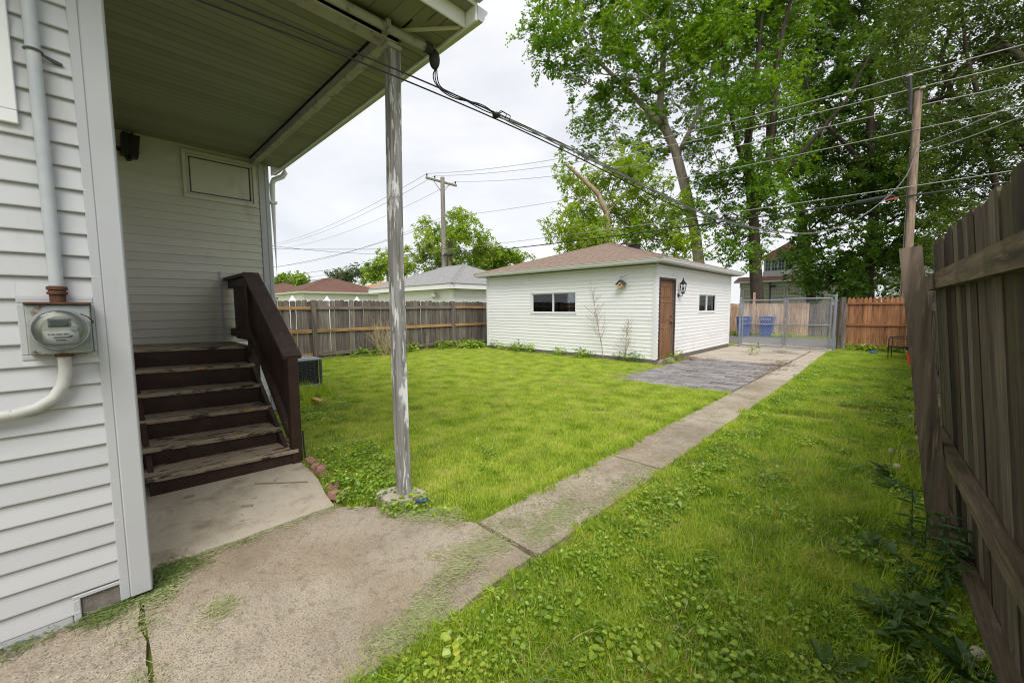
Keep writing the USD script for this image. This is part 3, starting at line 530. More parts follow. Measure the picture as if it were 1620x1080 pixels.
for k in range(8):
    xa = -5.93+k*.098; st.part('railing_board', cbox(xa, xa+.088, 1.206, 1.224, 1.045, 1.72, .002), BROWN)
st.part('skirt_board', cbox(-5.1, -3.95, 1.19, 1.21, -.02, .15, .003), BROWN)

# ================================================================ GARAGES
def hip_roof(th, x0, x1, y0, y1, ze, zp, mt, over=.32, courses=22, cap=True, ridge=0.0):
    """hip roof of stepped shingle courses; ridge: half length of a ridge along X"""
    a, b, c, d = x0-over, x1+over, y0-over, y1+over; mx, my = (a+b)/2, (c+d)/2; P1, P2 = (mx-ridge, my), (mx+ridge, my)
    sides = [((a, c), (b, c), P2, P1), ((b, c), (b, d), P2, P2), ((b, d), (a, d), P1, P2), ((a, d), (a, c), P1, P1)]
    for (s0, s1, t1, t0) in sides:
        s0, s1, t0, t1 = (np.array(v, float) for v in (s0, s1, t0, t1)); ms = []
        for k in range(courses):
            f0, f1 = k/courses, (k+1)/courses+.012
            f1 = min(f1, 1.0); rows = []
            for fr, lift in ((f0, .0), (f0, .014), (f1, .004)):
                A_, B_ = s0+(t0-s0)*fr, s1+(t1-s1)*fr; zz = ze+(zp-ze)*fr+lift; rows += [(*A_, zz), (*B_, zz)]
            ms.append((np.array(rows), np.array([[0, 1, 3], [0, 3, 2], [2, 3, 5], [2, 5, 4]])))
        th.part('roof', cat(ms), mt)
    if cap:
        for (s, t) in (((a, c), P1), ((b, c), P2), ((b, d), P2), ((a, d), P1)):
            n = 24; caps = []
            for k in range(n):
                f0, f1 = k/n, (k+1.3)/n; f1 = min(1, f1); p0 = np.array([s[0]+(t[0]-s[0])*f0, s[1]+(t[1]-s[1])*f0, ze+(zp-ze)*f0+.020]); p1 = np.array([s[0]+(t[0]-s[0])*f1, s[1]+(t[1]-s[1])*f1, ze+(zp-ze)*f1+.010])
                dd = (p1-p0)/np.linalg.norm(p1-p0); sd = np.cross(dd, UZ); sd /= np.linalg.norm(sd); dn = np.array([0, 0, -.030])
                vv = np.array([p0-sd*.12+dn, p0, p0+sd*.12+dn, p1-sd*.12+dn, p1, p1+sd*.12+dn]); caps.append((vv, np.array([[0, 1, 4], [0, 4, 3], [1, 2, 5], [1, 5, 4]])))
            th.part('hip_cap', cat(caps), mt)
        if ridge: th.part('hip_cap', cprism([(-.12, -.03), (0, .02), (.12, -.03)], (P1[0], my, zp), (0, 1, 0), UZ, (1, 0, 0), 2*ridge), mt)
def mitre(profile, p0, p1, out):
    """profile (o,z) along p0->p1 with 45 degree mitred outside corners"""
    p0, p1, out = (np.asarray(v, float) for v in (p0, p1, out)); U = (p1-p0)/np.linalg.norm(p1-p0); pr = np.array(profile); n = len(pr)
    a = np.array([p0+out*o-U*o+UZ*zz for o, zz in pr]); b = np.array([p1+out*o+U*o+UZ*zz for o, zz in pr]); v = np.vstack([a, b]); f = []
    for i in range(n):
        j = (i+1) % n; f += [[i, j, n+j], [i, n+j, n+i]]
    return v, np.array(f)
def eaves(th, x0, x1, y0, y1, ze, over=.32, h=.11, gutter=True, mt=TRIM):
    a, b, c, d = x0-over+.06, x1+over-.06, y0-over+.06, y1+over-.06
    C4 = [((a, c, ze), (b, c, ze), (0, -1, 0)), ((b, c, ze), (b, d, ze), (1, 0, 0)), ((b, d, ze), (a, d, ze), (0, 1, 0)), ((a, d, ze), (a, c, ze), (-1, 0, 0))]
    for p0, p1, o in C4:
        th.part('fascia', mitre([(0, -h), (.018, -h), (.018, .0), (0, .0)], p0, p1, o), mt)
        if gutter: th.part('gutter', mitre([(.019, -h*.75), (.06, -h*.75), (.072, -h*.5), (.072, -h*.35), (.095, -h*.12), (.095, -.004), (.019, -.004)], p0, p1, o), mt)
    th.part('eave_soffit', box(a, b, c, d, ze-h+.005, ze-h+.02), SOFF[0])

gar = Thing('white_garage', 'white sided garage with tan hip roof and a brown side door behind the lawn', 'garage', (-7.3, 12.4, 0))
G = (-10.35, -4.30, 9.52, 15.45); ze = 2.55
gx0, gx1, gy0, gy1 = G
OL, UL, NL = (gx0, gy0, 0), (1, 0, 0), (0, -1, 0); OR_, UR, NR = (gx1, gy0, 0), (0, 1, 0), (1, 0, 0)
w1 = (2.07, 3.70, 1.25, 1.82); w2 = (2.88, 4.33, 1.25, 1.75); dr = (.0, .0, 0, 0)
door = (.10, 1.02, .06, 2.08)
door = (.08+.0, .98, .07, 2.07)
dd0, dd1 = .22, 1.09
doorh = (dd0, dd1, .07, 2.07)
gar.part('wall', sheath(OL, UL, NL, gx1-gx0, .0, 2.44, [w1]), FND); gar.part('wall', sheath((gx1, gy0+.1, 0), UR, NR, gy1-gy0-.2, .0, 2.44, [(w2[0]-.1, w2[1]-.1, *w2[2:]), (dd0-.1, dd1-.1, *doorh[2:])]), FND)
gar.part('wall', box(gx0, gx0+.1, gy0+.1, gy1-.1, 0, 2.44), SIDE[0]); gar.part('wall', box(gx0, gx1, gy1-.1, gy1, 0, 2.44), SIDE[0])
gar.part('floor', box(gx0+.1, gx1-.1, gy0+.1, gy1-.1, -.02, .03), FND)
gar.part('inner_wall', box(gx0+.101, gx1-.101, gy0+2.4, gy0+2.45, .03, 2.4), DKINT)
siding(gar, OL, UL, NL, gx1-gx0, .10, 2.46, .0965, SIDE, [(w1[0]-.045, w1[1]+.045, w1[2]-.045, w1[3]+.045), (6.2, 7, 0, 1)])
siding(gar, OR_, UR, NR, gy1-gy0, .10, 2.46, .0965, SIDE, [(w2[0]-.045, w2[1]+.045, w2[2]-.045, w2[3]+.045), (dd0-.06, dd1+.06, .0, 2.13)])
gar.part('corner_trim', cat(box(gx1-.065, gx1+.024, gy0-.024, gy0-.001, .09, 2.46), box(gx1+.001, gx1+.0245, gy0-.0005, gy0+.065, .09, 2.46)), TRIM)
gar.part('corner_trim', box(gx0-.024, gx0+.07, gy0-.024, gy0-.001, .09, 2.46), TRIM); gar.part('corner_trim', box(gx1+.001, gx1+.024, gy1-.08, gy1+.01, .09, 2.46), TRIM)
for Og, Ug, Ng, wn in ((OL, UL, NL, w1), (OR_, UR, NR, w2)):
    u0, u1, z0, z1 = wn; fr = []
    for a in ((u0-.045, u1+.045, z1, z1+.045), (u0-.045, u1+.045, z0-.045, z0), (u0-.045, u0, z0+.001, z1-.001), (u1, u1+.045, z0+.001, z1-.001)):
        fr.append(wbox(Og, Ug, Ng, *a, -.06, .032))
    wp = gar.part('window', cat(fr), TRIM); um = (u0+u1)/2
    gar.part('sash', cat(wbox(Og, Ug, Ng, um-.02, um+.02, z0, z1, -.04, .012), *[wbox(Og, Ug, Ng, *a, -.035, .004) for a in ((u0, um-.021, z0+.001, z0+.025), (u0, um-.021, z1-.025, z1-.001), (u0+.001, u0+.025, z0+.026, z1-.026), (um+.021, u1, z0+.001, z0+.02), (um+.021, u1, z1-.02, z1-.001))]), TRIM, wp)
    gar.part('pane', wbox(Og, Ug, Ng, u0+.025, um-.021, z0+.026, z1-.026, -.022, -.017, .001), GLASS, wp); gar.part('pane', wbox(Og, Ug, Ng, um+.021, u1-.001, z0+.021, z1-.021, -.03, -.025, .001), GLASS, wp)
# things on the inner sill
gar.part('curtain', wbox(OL, UL, NL, w1[0]+.02, (w1[0]+w1[1])/2-.03, w1[2]+.0, w1[3], -.30, -.28), plain('window_screen', (.12, .12, .125), .9))
gar.part('shelf_item', wbox(OL, UL, NL, 2.98, 3.2, 1.25, 1.31, -.22, -.1, .02), GREENP); gar.part('shelf_item', wbox(OL, UL, NL, 3.35, 3.66, 1.25, 1.32, -.22, -.1, .02), CLOTH)
gar.part('shelf_item', wbox(OL, UL, NL, 2.56, 2.76, 1.25, 1.43, -.24, -.12, .02), BHW); gar.part('sill_shelf', wbox(OL, UL, NL, w1[0], w1[1], 1.21, 1.249, -.32, -.061), DOORF)
gar.part('curtain', wbox(OR_, UR, NR, w2[0]+.1, w2[0]+.62, w2[2]+.0, w2[3]-.12, -.16, -.14), CLOTH); gar.part('shelf_item', wbox(OR_, UR, NR, 3.85, 4.2, 1.25, 1.4, -.25, -.14, .02), CLOTH)
# foundation, door
gar.part('foundation', cat(box(gx0-.01, gx1+.008, gy0-.010, gy0+.05, -.05, .095), box(gx1-.05, gx1+.010, gy0+dd1+.06, gy1+.01, -.05, .095)), FND)
dq = lambda u0, u1, z0, z1, n0, n1, c=.003: wbox(OR_, UR, NR, u0, u1, z0, z1, n0, n1, c)
dp = gar.part('door', cat(dq(dd0+.004, dd1-.004, .075, 2.066, -.078, -.045)), DOORW, label='brown six panel side door')
for r, (za, zb) in enumerate(((1.62, 1.93), (1.02, 1.52), (.2, .86))):
    for ua, ub in ((dd0+.10, (dd0+dd1)/2-.04), ((dd0+dd1)/2+.04, dd1-.10)):
        gar.part('door_panel', cat(*[dq(*a, -.045, -.036, .002) for a in ((ua, ub, zb-.02, zb), (ua, ub, za, za+.02), (ua, ua+.02, za+.021, zb-.021), (ub-.02, ub, za+.021, zb-.021))], dq(ua+.04, ub-.04, za+.04, zb-.04, -.045, -.038, .004)), DOORW, dp)
gar.part('door_handle', cat(lathe([(0, .055), (.024, .052), (.028, .04), (.014, .028), (.012, .0), (.03, 0)], (gx1-.045, gy0+dd1-.085, .98), 'x', 14), lathe([(0, .02), (.025, .02), (.027, 0)], (gx1-.045, gy0+dd1-.085, 1.14), 'x', 14)), BLKM, dp, smooth=40)
gar.part('door_frame', cat(dq(dd0-.055, dd1+.055, 2.071, 2.125, -.08, .030), dq(dd0-.055, dd0-.001, .06, 2.070, -.08, .030), dq(dd1+.001, dd1+.055, .02, 2.070, -.08, .030)), DOORF)
gar.part('threshold', dq(dd0-.05, dd1+.05, -.03, .058, -.08, .05), TAR)
hip_roof(gar, gx0, gx1, gy0, gy1, ze, 3.60, SHIN['tan'], .33, 24); eaves(gar, gx0, gx1, gy0, gy1, ze-.004, .33, .105)
gar.part('frieze', cat(box(gx0, gx1, gy0-.028, gy0-.001, 2.43, 2.462), box(gx1+.001, gx1+.028, gy0+.07, gy1, 2.43, 2.462)), DARKG)
gar.part('roof_vent', cat(box(-6.86, -6.55, 12.9, 13.2, 3.2, 3.50), box(-6.90, -6.51, 12.86, 13.24, 3.50, 3.52)), BLKM)

def other_garage(name, label, x0, x1, y0, y1, ze, zp, roof, h, over, ridge=0, floors=SIDE):
    t = Thing(name, label, 'garage', ((x0+x1)/2, (y0+y1)/2, 0))
    t.part('wall', box(x0+.02, x1-.02, y0+.02, y1-.02, 0, ze-.02), FND)
    siding(t, (x0, y0+.02, 0), (1, 0, 0), (0, -1, 0), x1-x0, 1.2, ze-.05, .12, floors); siding(t, (x1-.02, y0, 0), (0, 1, 0), (1, 0, 0), y1-y0, 1.2, ze-.05, .12, floors)
    t.part('wall', cat(box(x0, x1, y0+.001, y0+.02, 0, 1.2), box(x1-.02, x1-.001, y0+.021, y1, 0, 1.2)), SIDE[0])
    t.part('corner_trim', cat(box(x1-.10, x1+.024, y0-.024, y0+.02, 0, ze-.05), box(x1-.02, x1+.0245, y0+.0205, y0+.10, 0, ze-.05)), TRIM)
    hip_roof(t, x0, x1, y0, y1, ze, zp, roof, over, 18, ridge=ridge); eaves(t, x0, x1, y0, y1, ze-.004, over, h, gutter=h < .15)
    return t
g2 = other_garage('neighbour_garage', 'white garage with pale grey hip roof behind the left fence', -22.6, -15.3, 11.9, 17.6, 2.55, 3.85, SHIN['grey'], .24, .45, 1.0)
ln = Thing('garage_wall_light', 'small white floodlight on the wall of the grey roofed garage', 'wall light', (-15.9, 11.9, 2.1))
ln.part('arm', box(-16.72, -16.68, 11.78, 11.9, 2.13, 2.18), METAL); ln.part('lamp_head', cat(lathe([(0, 0), (.12, 0), (.15, .1), (.10, .22), (.05, .26), (0, .26)], (-16.7, 11.70, 2.0), 'x', 14)), CLOTH, smooth=40)
g3 = other_garage('neighbour_garage', 'garage with dark brown hip roof seen over the left fence', -33.5, -28.2, 9.6, 15.2, 2.55, 3.75, SHIN['brown'], .12, .35)
g4 = other_garage('neighbour_garage', 'brown roofed garage partly hidden at the far left edge', -43.5, -37.5, 9.2, 15, 2.5, 3.8, SHIN['brown'], .12, .35)
sh = Thing('far_orange_roof_house', 'low house with orange brown roof between the two neighbouring garages', 'house', (-44, 24, 0)); sh.part('wall', box(-49, -37, 21, 28, 0, 3.4), HSID)
hip_roof(sh, -49, -37, 21, 28, 3.5, 4.55, SHIN['orange'], .4, 10, ridge=2.5)

# door lamp
lp = Thing('wall_lantern', 'black carriage lantern on the garage wall beside the brown door', 'wall lamp', (gx1, gy0+1.33, 1.9))
lc = np.array([gx1+.14, gy0+1.33, 0])
lp.part('back_plate', cat(lathe([(0, .03), (.035, .03), (.05, .015), (.055, 0)], (gx1+.012, gy0+1.33, 1.70), 'x', 14)), BLKM, smooth=40)
lp.part('arm', tube([(gx1+.03, gy0+1.33, 1.70), (gx1+.08, gy0+1.33, 1.67), (gx1+.13, gy0+1.33, 1.69), (gx1+.14, gy0+1.33, 1.74)], .011, 8), BLKM, smooth=50)
lp.part('cage', cat(lathe([(0, 0), (.03, 0), (.05, .02), (.052, .03), (.03, .035)], lc+[0, 0, 1.74], 'z', 6), lathe([(.10, 0), (.085, .03), (.045, .07), (.03, .10), (.016, .11), (.016, .13), (.008, .17), (0, .175)], lc+[0, 0, 1.99], 'z', 6),
    *[seg(lc+[.048*math.cos(t), .048*math.sin(t), 1.77], lc+[.088*math.cos(t), .088*math.sin(t), 1.99], .006, 5) for t in np.arange(6)*math.pi/3]), BLKM)
lp.part('glass', lathe([(.046, 1.775), (.084, 1.985)], lc, 'z', 6), CLEAR); lp.part('bulb', cat(sphere(lc+[0, 0, 1.87], .03, 1, (1, 1, 1.4)), seg(lc+[0, 0, 1.77], lc+[0, 0, 1.84], .016, 6)), CLOTH)
# bird house
bh = Thing('birdhouse', 'small pentagonal wooden birdhouse hanging from a bracket on the garage wall', 'birdhouse', (-5.17, 9.45, 1.95)); by = gy0-.13
bh.part('body', cprism([(-.085, -.02), (0, -.09), (.085, -.02), (.085, .02), (0, .10), (-.085, .02)], (-5.17, by-.05, 1.95), (1, 0, 0), UZ, (0, 1, 0), .10), BHW)
for s in (-1, 1): bh.part('roof_panel', obox((-5.17+s*.062, by, 2.028), np.array([s*.72, 0, -.69]), (0, 1, 0), np.array([s*.69, 0, .72]), .088, .075, .006), BHR)
bh.part('entrance_hole', lathe([(0, .003), (.02, .003), (.02, 0)], (-5.17, by-.0535, 1.96), 'y', 12), BLACK); bh.part('perch', seg((-5.17, by-.05, 1.875), (-5.17, by-.09, 1.875), .005), BHW); bh.part('feeder_cup', lathe([(0, 0), (.03, 0), (.035, .02), (0, .02)], (-5.17, by, 1.85), 'z', 10), CLOTH)
bh.part('bracket', cat(tube([(-5.09, gy0-.005, 2.11), (-5.09, gy0-.005, 2.22)], .006, 5), tube([(-5.09, gy0-.01, 2.21), (-5.11, gy0-.08, 2.17), (-5.17, by, 2.18), (-5.20, by, 2.15)], .005, 5), seg((-5.17, by, 2.06), (-5.17, by, 2.18), .004, 5)), RUST)

# ================================================================ FENCES
def picket(th, O, U, N, u, wdt, z0, z1, mats, top='dog', t=.018, lean=0.0, name='board', rng=RNG):
    c = wdt*.22
    if top == 'dog': poly = [(u, z0), (u+wdt, z0), (u+wdt, z1-c), (u+wdt-c, z1), (u+c, z1), (u, z1-c)]
    elif top == 'point': poly = [(u, z0), (u+wdt, z0), (u+wdt, z1-wdt*.7), (u+wdt*.62, z1), (u+wdt*.38, z1), (u, z1-wdt*.7)]
    else: poly = [(u, z0), (u+wdt, z0), (u+wdt, z1), (u, z1)]
    poly = [(p+lean*(q-z0)+0, q) for p, q in poly]
    th.part(name, cprism(poly, np.asarray(O)+np.asarray(N)*rng.normal(0, .0025), U, UZ, N, t), mats[rng.integers(0, len(mats))])
lf = Thing('left_fence', 'long grey weathered dog-eared board fence along the left side of the lawn', 'fence', (-11.4, 6, 0))
FX = -11.42; u = 1.7
while u < 16.2:
    wd = RNG.uniform(.125, .148); picket(lf, (FX, 0, 0), (0, 1, 0), (-1, 0, 0), u, wd, .05, 1.63+RNG.normal(0, .012), GREYW, 'dog', lean=RNG.normal(0, .004)); u += wd+RNG.choice([.003, .006, .012])
for ya, yb in ((1.7, 4.1), (4.1, 8.8), (8.8, 12.5), (12.5, 16.2)):
    for zz, mm in ((1.42, RAWR if ya != 4.1 else GREYR), (.80, RAWR), (.16, GREYR if ya > 4 else RAWR)): lf.part('rail', cbox(FX+.002, FX+.042, ya+.06, yb-.06, zz-.042, zz+.042, .004), mm)
for yy in (1.72, 4.1, 8.8, 12.5, 16.1): lf.part('post', cbox(FX+.002, FX+.10, yy-.055, yy+.055, -.05, 1.64, .006), GREYW[RNG.integers(0, 4)])
for i, (x_, y_) in enumerate([(-13.9, 4.39), (-13.9, 5.46), (-13.9, 6.5)]):
    cp = Thing('white_post_cap', ['white pointed post top above the fence, leftmost of three', 'white pointed post top above the fence, middle of three', 'white pointed post top above the fence, rightmost of three'][i], 'fence post', (x_, y_, 0), 'white post tops behind the fence')
    cp.part('post', box(x_-.05, x_+.05, y_-.05, y_+.05, 0, 1.66), TRIM); cp.part('cap', (np.array([[x_-.085, y_-.085, 1.66], [x_+.085, y_-.085, 1.66], [x_+.085, y_+.085, 1.66], [x_-.085, y_+.085, 1.66], [x_, y_, 1.84]]), np.array([[0, 1, 4], [1, 2, 4], [2, 3, 4], [3, 0, 4], [0, 2, 1], [0, 3, 2]])), TRIM)

# right fence: near section leans over the lawn
rf = Thing('right_fence', 'tall dark mossy board fence leaning over the grass on the right', 'fence', (.35, 2.5, 0))
LEAN = .092
def rfx(y): return .372-.047*(y-2.29)
RU = np.array([-.047, 1, 0]); RU /= np.linalg.norm(RU); RN = np.array([-1, -.047, 0]); RN /= np.linalg.norm(RN)  # towards the lawn
RZ = np.array([-LEAN, 0, 1.0]); RZ /= np.linalg.norm(RZ)
O0 = np.array([rfx(-1.0), -1.0, 0])
u = 0.0
while u < 4.86:
    wd = min(RNG.uniform(.128, .146), 4.875-u); c = wd*.13; z1 = 1.80+RNG.normal(0, .009)
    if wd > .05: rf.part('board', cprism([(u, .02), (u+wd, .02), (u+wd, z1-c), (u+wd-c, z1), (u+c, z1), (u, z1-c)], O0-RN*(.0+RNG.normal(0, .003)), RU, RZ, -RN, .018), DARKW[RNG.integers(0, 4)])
    u += wd+RNG.choice([.002, .005, .009])
for zz in (1.545, .565, .10):
    for a, b in ((0, 2.38), (2.385, 4.84)):
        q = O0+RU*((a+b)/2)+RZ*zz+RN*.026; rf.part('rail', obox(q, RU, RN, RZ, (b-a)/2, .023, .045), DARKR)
pb, ptp = np.array([.250, 3.30, -.05]), np.array([.025, 3.36, 1.735])
q = (ptp-pb)/np.linalg.norm(ptp-pb); e1 = np.cross((0, 1, 0), q); e1 /= np.linalg.norm(e1); e2 = np.cross(q, e1)
rf.part('post', obox((pb+ptp)/2, e1, e2, q, .048, .048, np.linalg.norm(ptp-pb)/2), DPOST, label='leaning split fence post')
r2 = Thing('right_fence_far', 'lower fence running on behind the leaning post to the alley', 'fence', (.2, 10, 0))
u = 0.0; O1 = np.array([.25, 3.95, 0]); U2 = np.array([.27/12.6, 1, 0]); U2 /= np.linalg.norm(U2); N2 = np.array([-U2[1], U2[0], 0])
while u < 12.5:
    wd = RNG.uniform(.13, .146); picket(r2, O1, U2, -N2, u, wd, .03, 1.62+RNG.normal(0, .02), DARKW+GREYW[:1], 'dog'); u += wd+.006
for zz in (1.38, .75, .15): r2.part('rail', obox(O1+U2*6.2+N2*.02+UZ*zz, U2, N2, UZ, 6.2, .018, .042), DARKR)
for k, uu in enumerate((2.35, 4.75, 7.2, 9.6, 12.2)):
    pb = O1+U2*uu+N2*.07; tp = pb+np.array([-.10 if k in (1, 2) else -.03, 0, 1.66]); q = (tp-pb)/np.linalg.norm(tp-pb); e1 = np.cross((0, 1, 0), q); e1 /= np.linalg.norm(e1)
    r2.part('post', obox((pb+tp)/2, e1, np.cross(q, e1), q, .045, .045, .83), DPOST)
of = Thing('orange_fence', 'orange brown pointed picket fence closing the end of the grass by the gate', 'fence', (-.4, 16.5, 0))
u = -1.20
while u < .62:
    picket(of, (0, 16.55, 0), (1, 0, 0), (0, 1, 0), u, .0905, .06, 1.66+RNG.normal(0, .008), ORANW, 'point'); u += .0985
for zz in (1.46, .80, .17): of.part('rail', cbox(-1.22, .62, 16.512, 16.548, zz-.03, zz+.03, .003), ORANR)
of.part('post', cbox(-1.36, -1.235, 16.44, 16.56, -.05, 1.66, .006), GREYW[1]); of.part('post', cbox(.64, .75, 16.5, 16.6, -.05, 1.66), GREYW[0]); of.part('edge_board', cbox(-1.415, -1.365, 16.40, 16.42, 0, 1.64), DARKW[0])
tf = Thing('tan_fence', 'tan board fence across the alley behind the blue bins', 'fence', (-5, 21.85, 0))
u = -8.5
while u < -2.95:
    wd = RNG.uniform(.13, .16); picket(tf, (0, 21.85, 0), (1, 0, 0), (0, 1, 0), u, wd, .1, 1.52+RNG.normal(0, .012), TANW, 'flat'); u += wd+RNG.choice([.006, .012, .02])
for zz in (1.3, .8, .3): tf.part('rail', box(-8.5, -2.9, 21.87, 21.91, zz-.04, zz+.04), TANW[2])
tf.part('post', box(-5.06, -4.96, 21.78, 21.849, 0, 2.05), TANW[1])
gf_ = Thing('grey_far_fence', 'grey board fence across the alley right of the tan fence', 'fence', (0, 21.85, 0)); u = -2.9
while u < 4.0:
    wd = RNG.uniform(.13, .155); picket(gf_, (0, 21.87, 0), (1, 0, 0), (0, 1, 0), u, wd, .05, 1.46+RNG.normal(0, .012), GREYW, 'dog'); u += wd+.008
for zz in (1.25, .4): gf_.part('rail', box(-2.9, 4, 21.89, 21.93, zz-.04, zz+.04), GREYW[1])

# chain-link gate
cg = Thing('chain_link_gate', 'two leaf chain link driveway gate beside the garage', 'gate', (-2.7, 15.55, 0))
GMET = plain('gate_pipe', (.26, .29, .33), .45, .4); GY = 15.56; posts = [(-3.98, .045, 1.68), (-1.40, .045, 1.72)]
for x_, rr, hh in posts: cg.part('gate_post', cat(seg((x_, GY, -.05), (x_, GY, hh), .036, 10), sphere((x_, GY, hh), .040, 1, (1, 1, .6))), GMET, smooth=50)
def chain(x0, x1, z0, z1, y, cell=.066, r=.0042):
    ms = []; nx_ = int((x1-x0)/cell); nz_ = int((z1-z0)/cell)
    W = nx_*cell; H_ = nz_*cell; sx, sz = (x1-x0)/W, (z1-z0)/H_
    for s in (1, -1):
        for k in range(-nz_, nx_+1):
            # line x = k*cell + s-direction z, clipped
            a = max(0, -k*cell); b = min(H_, W-k*cell)
            if b-a < cell*.5: continue
            p0, p1 = (k*cell+a, a), (k*cell+b, b)
            if s < 0: p0, p1 = (W-p0[0], p0[1]), (W-p1[0], p1[1])
            ms.append(tube([(x0+p0[0]*sx, y+.004*s, z0+p0[1]*sz), (x0+p1[0]*sx, y+.004*s, z0+p1[1]*sz)], r, 4, False))
    return cat(ms)
for (xa, xb, zt_) in ((-3.90, -2.69, 1.60), (-2.62, -1.50, 1.63)):
    pr_ = .021
    lf_ = cg.part('gate_leaf', cat(seg((xa, GY, .06), (xa, GY, zt_), pr_, 8), seg((xb, GY, .06), (xb, GY, zt_+(.06 if xa < -3 else .03)), pr_, 8), seg((xa, GY, zt_), (xb, GY, zt_), pr_, 8), seg((xa, GY, .07), (xb, GY, .07), pr_, 8), seg((xa, GY, .80), (xb, GY, .80), pr_*.9, 8)), GMET, smooth=50)
    cg.part('wire_mesh', chain(xa, xb, .07, zt_, GY+.028, r=.0019), METAL, lf_)
cg.part('latch', box(-2.675, -2.635, GY-.03, GY+.03, .92, 1.0), METAL)
for zz in (.35, 1.45): cg.part('hinge', box(-1.49, -1.43, GY-.03, GY+.03, zz-.03, zz+.03), METAL)
cg.part('hinge', box(-3.96, -3.91, GY-.03, GY+.03, 1.4, 1.46), METAL)

# bins
def bin_(x_, y_, label):
    t = Thing('wheeled_bin', label, 'bin', (x_, y_, 0), 'blue bins across the alley')
    def ring(w_, d_, zz): return [(x_-w_, y_-d_, zz), (x_+w_, y_-d_, zz), (x_+w_, y_+d_, zz), (x_-w_, y_+d_, zz)]
    v = np.array(ring(.20, .20, .06)+ring(.25, .26, .82)+ring(.265, .28, .82)+ring(.265, .28, .86)); f = []
    for k in range(3):
        for j in range(4): a, b = k*4+j, k*4+(j+1) % 4; f += [[a, b, b+4], [a, b+4, a+4]]
    f += [[12, 13, 14], [12, 14, 15], [0, 2, 1], [0, 3, 2]]
    t.part('body', (v, np.array(f)), BINB)
    t.part('lid', cat(cbox(x_-.28, x_+.28, y_-.31, y_+.29, .862, .905, .015), cbox(x_-.21, x_+.21, y_-.2, y_+.2, .90, .935, .02)), BINB)
    t.part('label_strip', box(x_-.10, x_+.10, y_-.259, y_-.245, .55, .585), CLOTH); t.part('handle', seg((x_-.2, y_-.3, .80), (x_+.2, y_-.3, .80), .014), CLOTH)
    for s in (-1, 1): t.part('wheel', lathe([(0, -.025), (.10, -.025), (.10, .025), (0, .025)], (x_+s*.24, y_+.2, .10), 'x', 16), RUBB)
bin_(-5.22, 21.1, 'blue wheeled bin half hidden behind the gate post'); bin_(-4.34, 21.35, 'blue wheeled bin in full view behind the gate mesh')

# ================================================================ AC unit
ac = Thing('air_conditioner', 'dark grey outdoor air conditioner with wire guard behind the stairs', 'air conditioner', (-7.35, 2.45, 0))
a0, a1, b0, b1, h0 = -8.2, -7.63, 2.25, 2.83, .50
ac.part('cabinet', cat(box(a0+.03, a1-.03, b0+.03, b1-.03, .02, h0-.04)), BLKM); ac.part('base', cbox(a0, a1, b0, b1, .0, .03), METAL); ac.part('top_lid', cat(cbox(a0-.01, a1+.01, b0-.01, b1+.01, h0-.035, h0, .012)), plain('lid_grey', (.30, .32, .34), .5))
ac.part('fan_grille', cat(*[tube([((a0+a1)/2+rr*math.cos(t), (b0+b1)/2+rr*math.sin(t), h0+.012) for t in np.linspace(0, 2*math.pi, 25)], .003, 4, False) for rr in np.arange(.05, .25, .022)]), METAL)
for xx, yy in ((a0, b0), (a1, b0), (a1, b1), (a0, b1)): ac.part('corner_post', box(xx-.018, xx+.018, yy-.018, yy+.018, .03, h0-.036), plain('corner_grey', (.06, .065, .07), .5) if 'corner_grey' not in MATS else MATS['corner_grey'])
gr = []
for k in range(9): zz = .07+k*.046; gr += [seg((a1+.004, b0, zz), (a1+.004, b1, zz), .0028, 4), seg((a0, b0-.004, zz), (a1, b0-.004, zz), .0028, 4)]
for k in range(8): yy = b0+.03+k*.074; gr += [seg((a1+.006, yy, .04), (a1+.006, yy, h0-.04), .0028, 4)]
for k in range(8): xx = a0+.03+k*.074; gr += [seg((xx, b0-.006, .04), (xx, b0-.006, h0-.04), .0028, 4)]
ac.part('wire_guard', cat(gr), plain('guard_wire', (.085, .095, .11), .5))

# ================================================================ small things
ch = Thing('garden_chair', 'black metal garden chair by the orange fence, half behind the post', 'chair', (.15, 14.5, 0))
c0, c1, d0, d1 = -.16, .36, 14.3, 14.8
for xx, yy, hh in ((c0, d0, .55), (c1, d0, .55), (c0+.06, d1, .55), (c1, d1, .85)): ch.part('leg', tube([(xx, yy, .0), (xx, yy, hh)], .012, 6), BLKM)
ch.part('leg', tube([(c0-.0, d0+.07, 0), (c0, d0+.07, .3)], .01, 6), BLKM)
ch.part('armrest', tube([(c0, d0, .55), (c1-.1, d0, .56), (c1+.02, d0, .62), (c1+.1, d0, .66)], .014, 6), BLKM); ch.part('armrest', tube([(c0, d1, .55), (c1+.1, d1, .62)], .014, 6), BLKM)
ch.part('seat', cat(box(c0, c1, d0+.01, d1, .30, .315), *[box(c0+k*.065, c0+k*.065+.04, d0, d1, .316, .325) for k in range(8)]), BLKM)
ch.part('backrest', cat(*[seg((c1+.0, d0+.03+k*.09, .3), (c1+.10, d0+.03+k*.09, .95), .008, 5) for k in range(6)], seg((c1+.10, d0, .95), (c1+.10, d1, .95), .013)), BLKM)
single('red_bucket', cat(lathe([(.11, 0), (.15, .26), (.158, .265), (.158, .28), (.145, .28), (.10, .02), (0, .02)], (.32, 13.1, .0), 'z', 20)), REDP, 'bright red plastic pail at the fence foot below the chair', 'bucket', smooth=40)
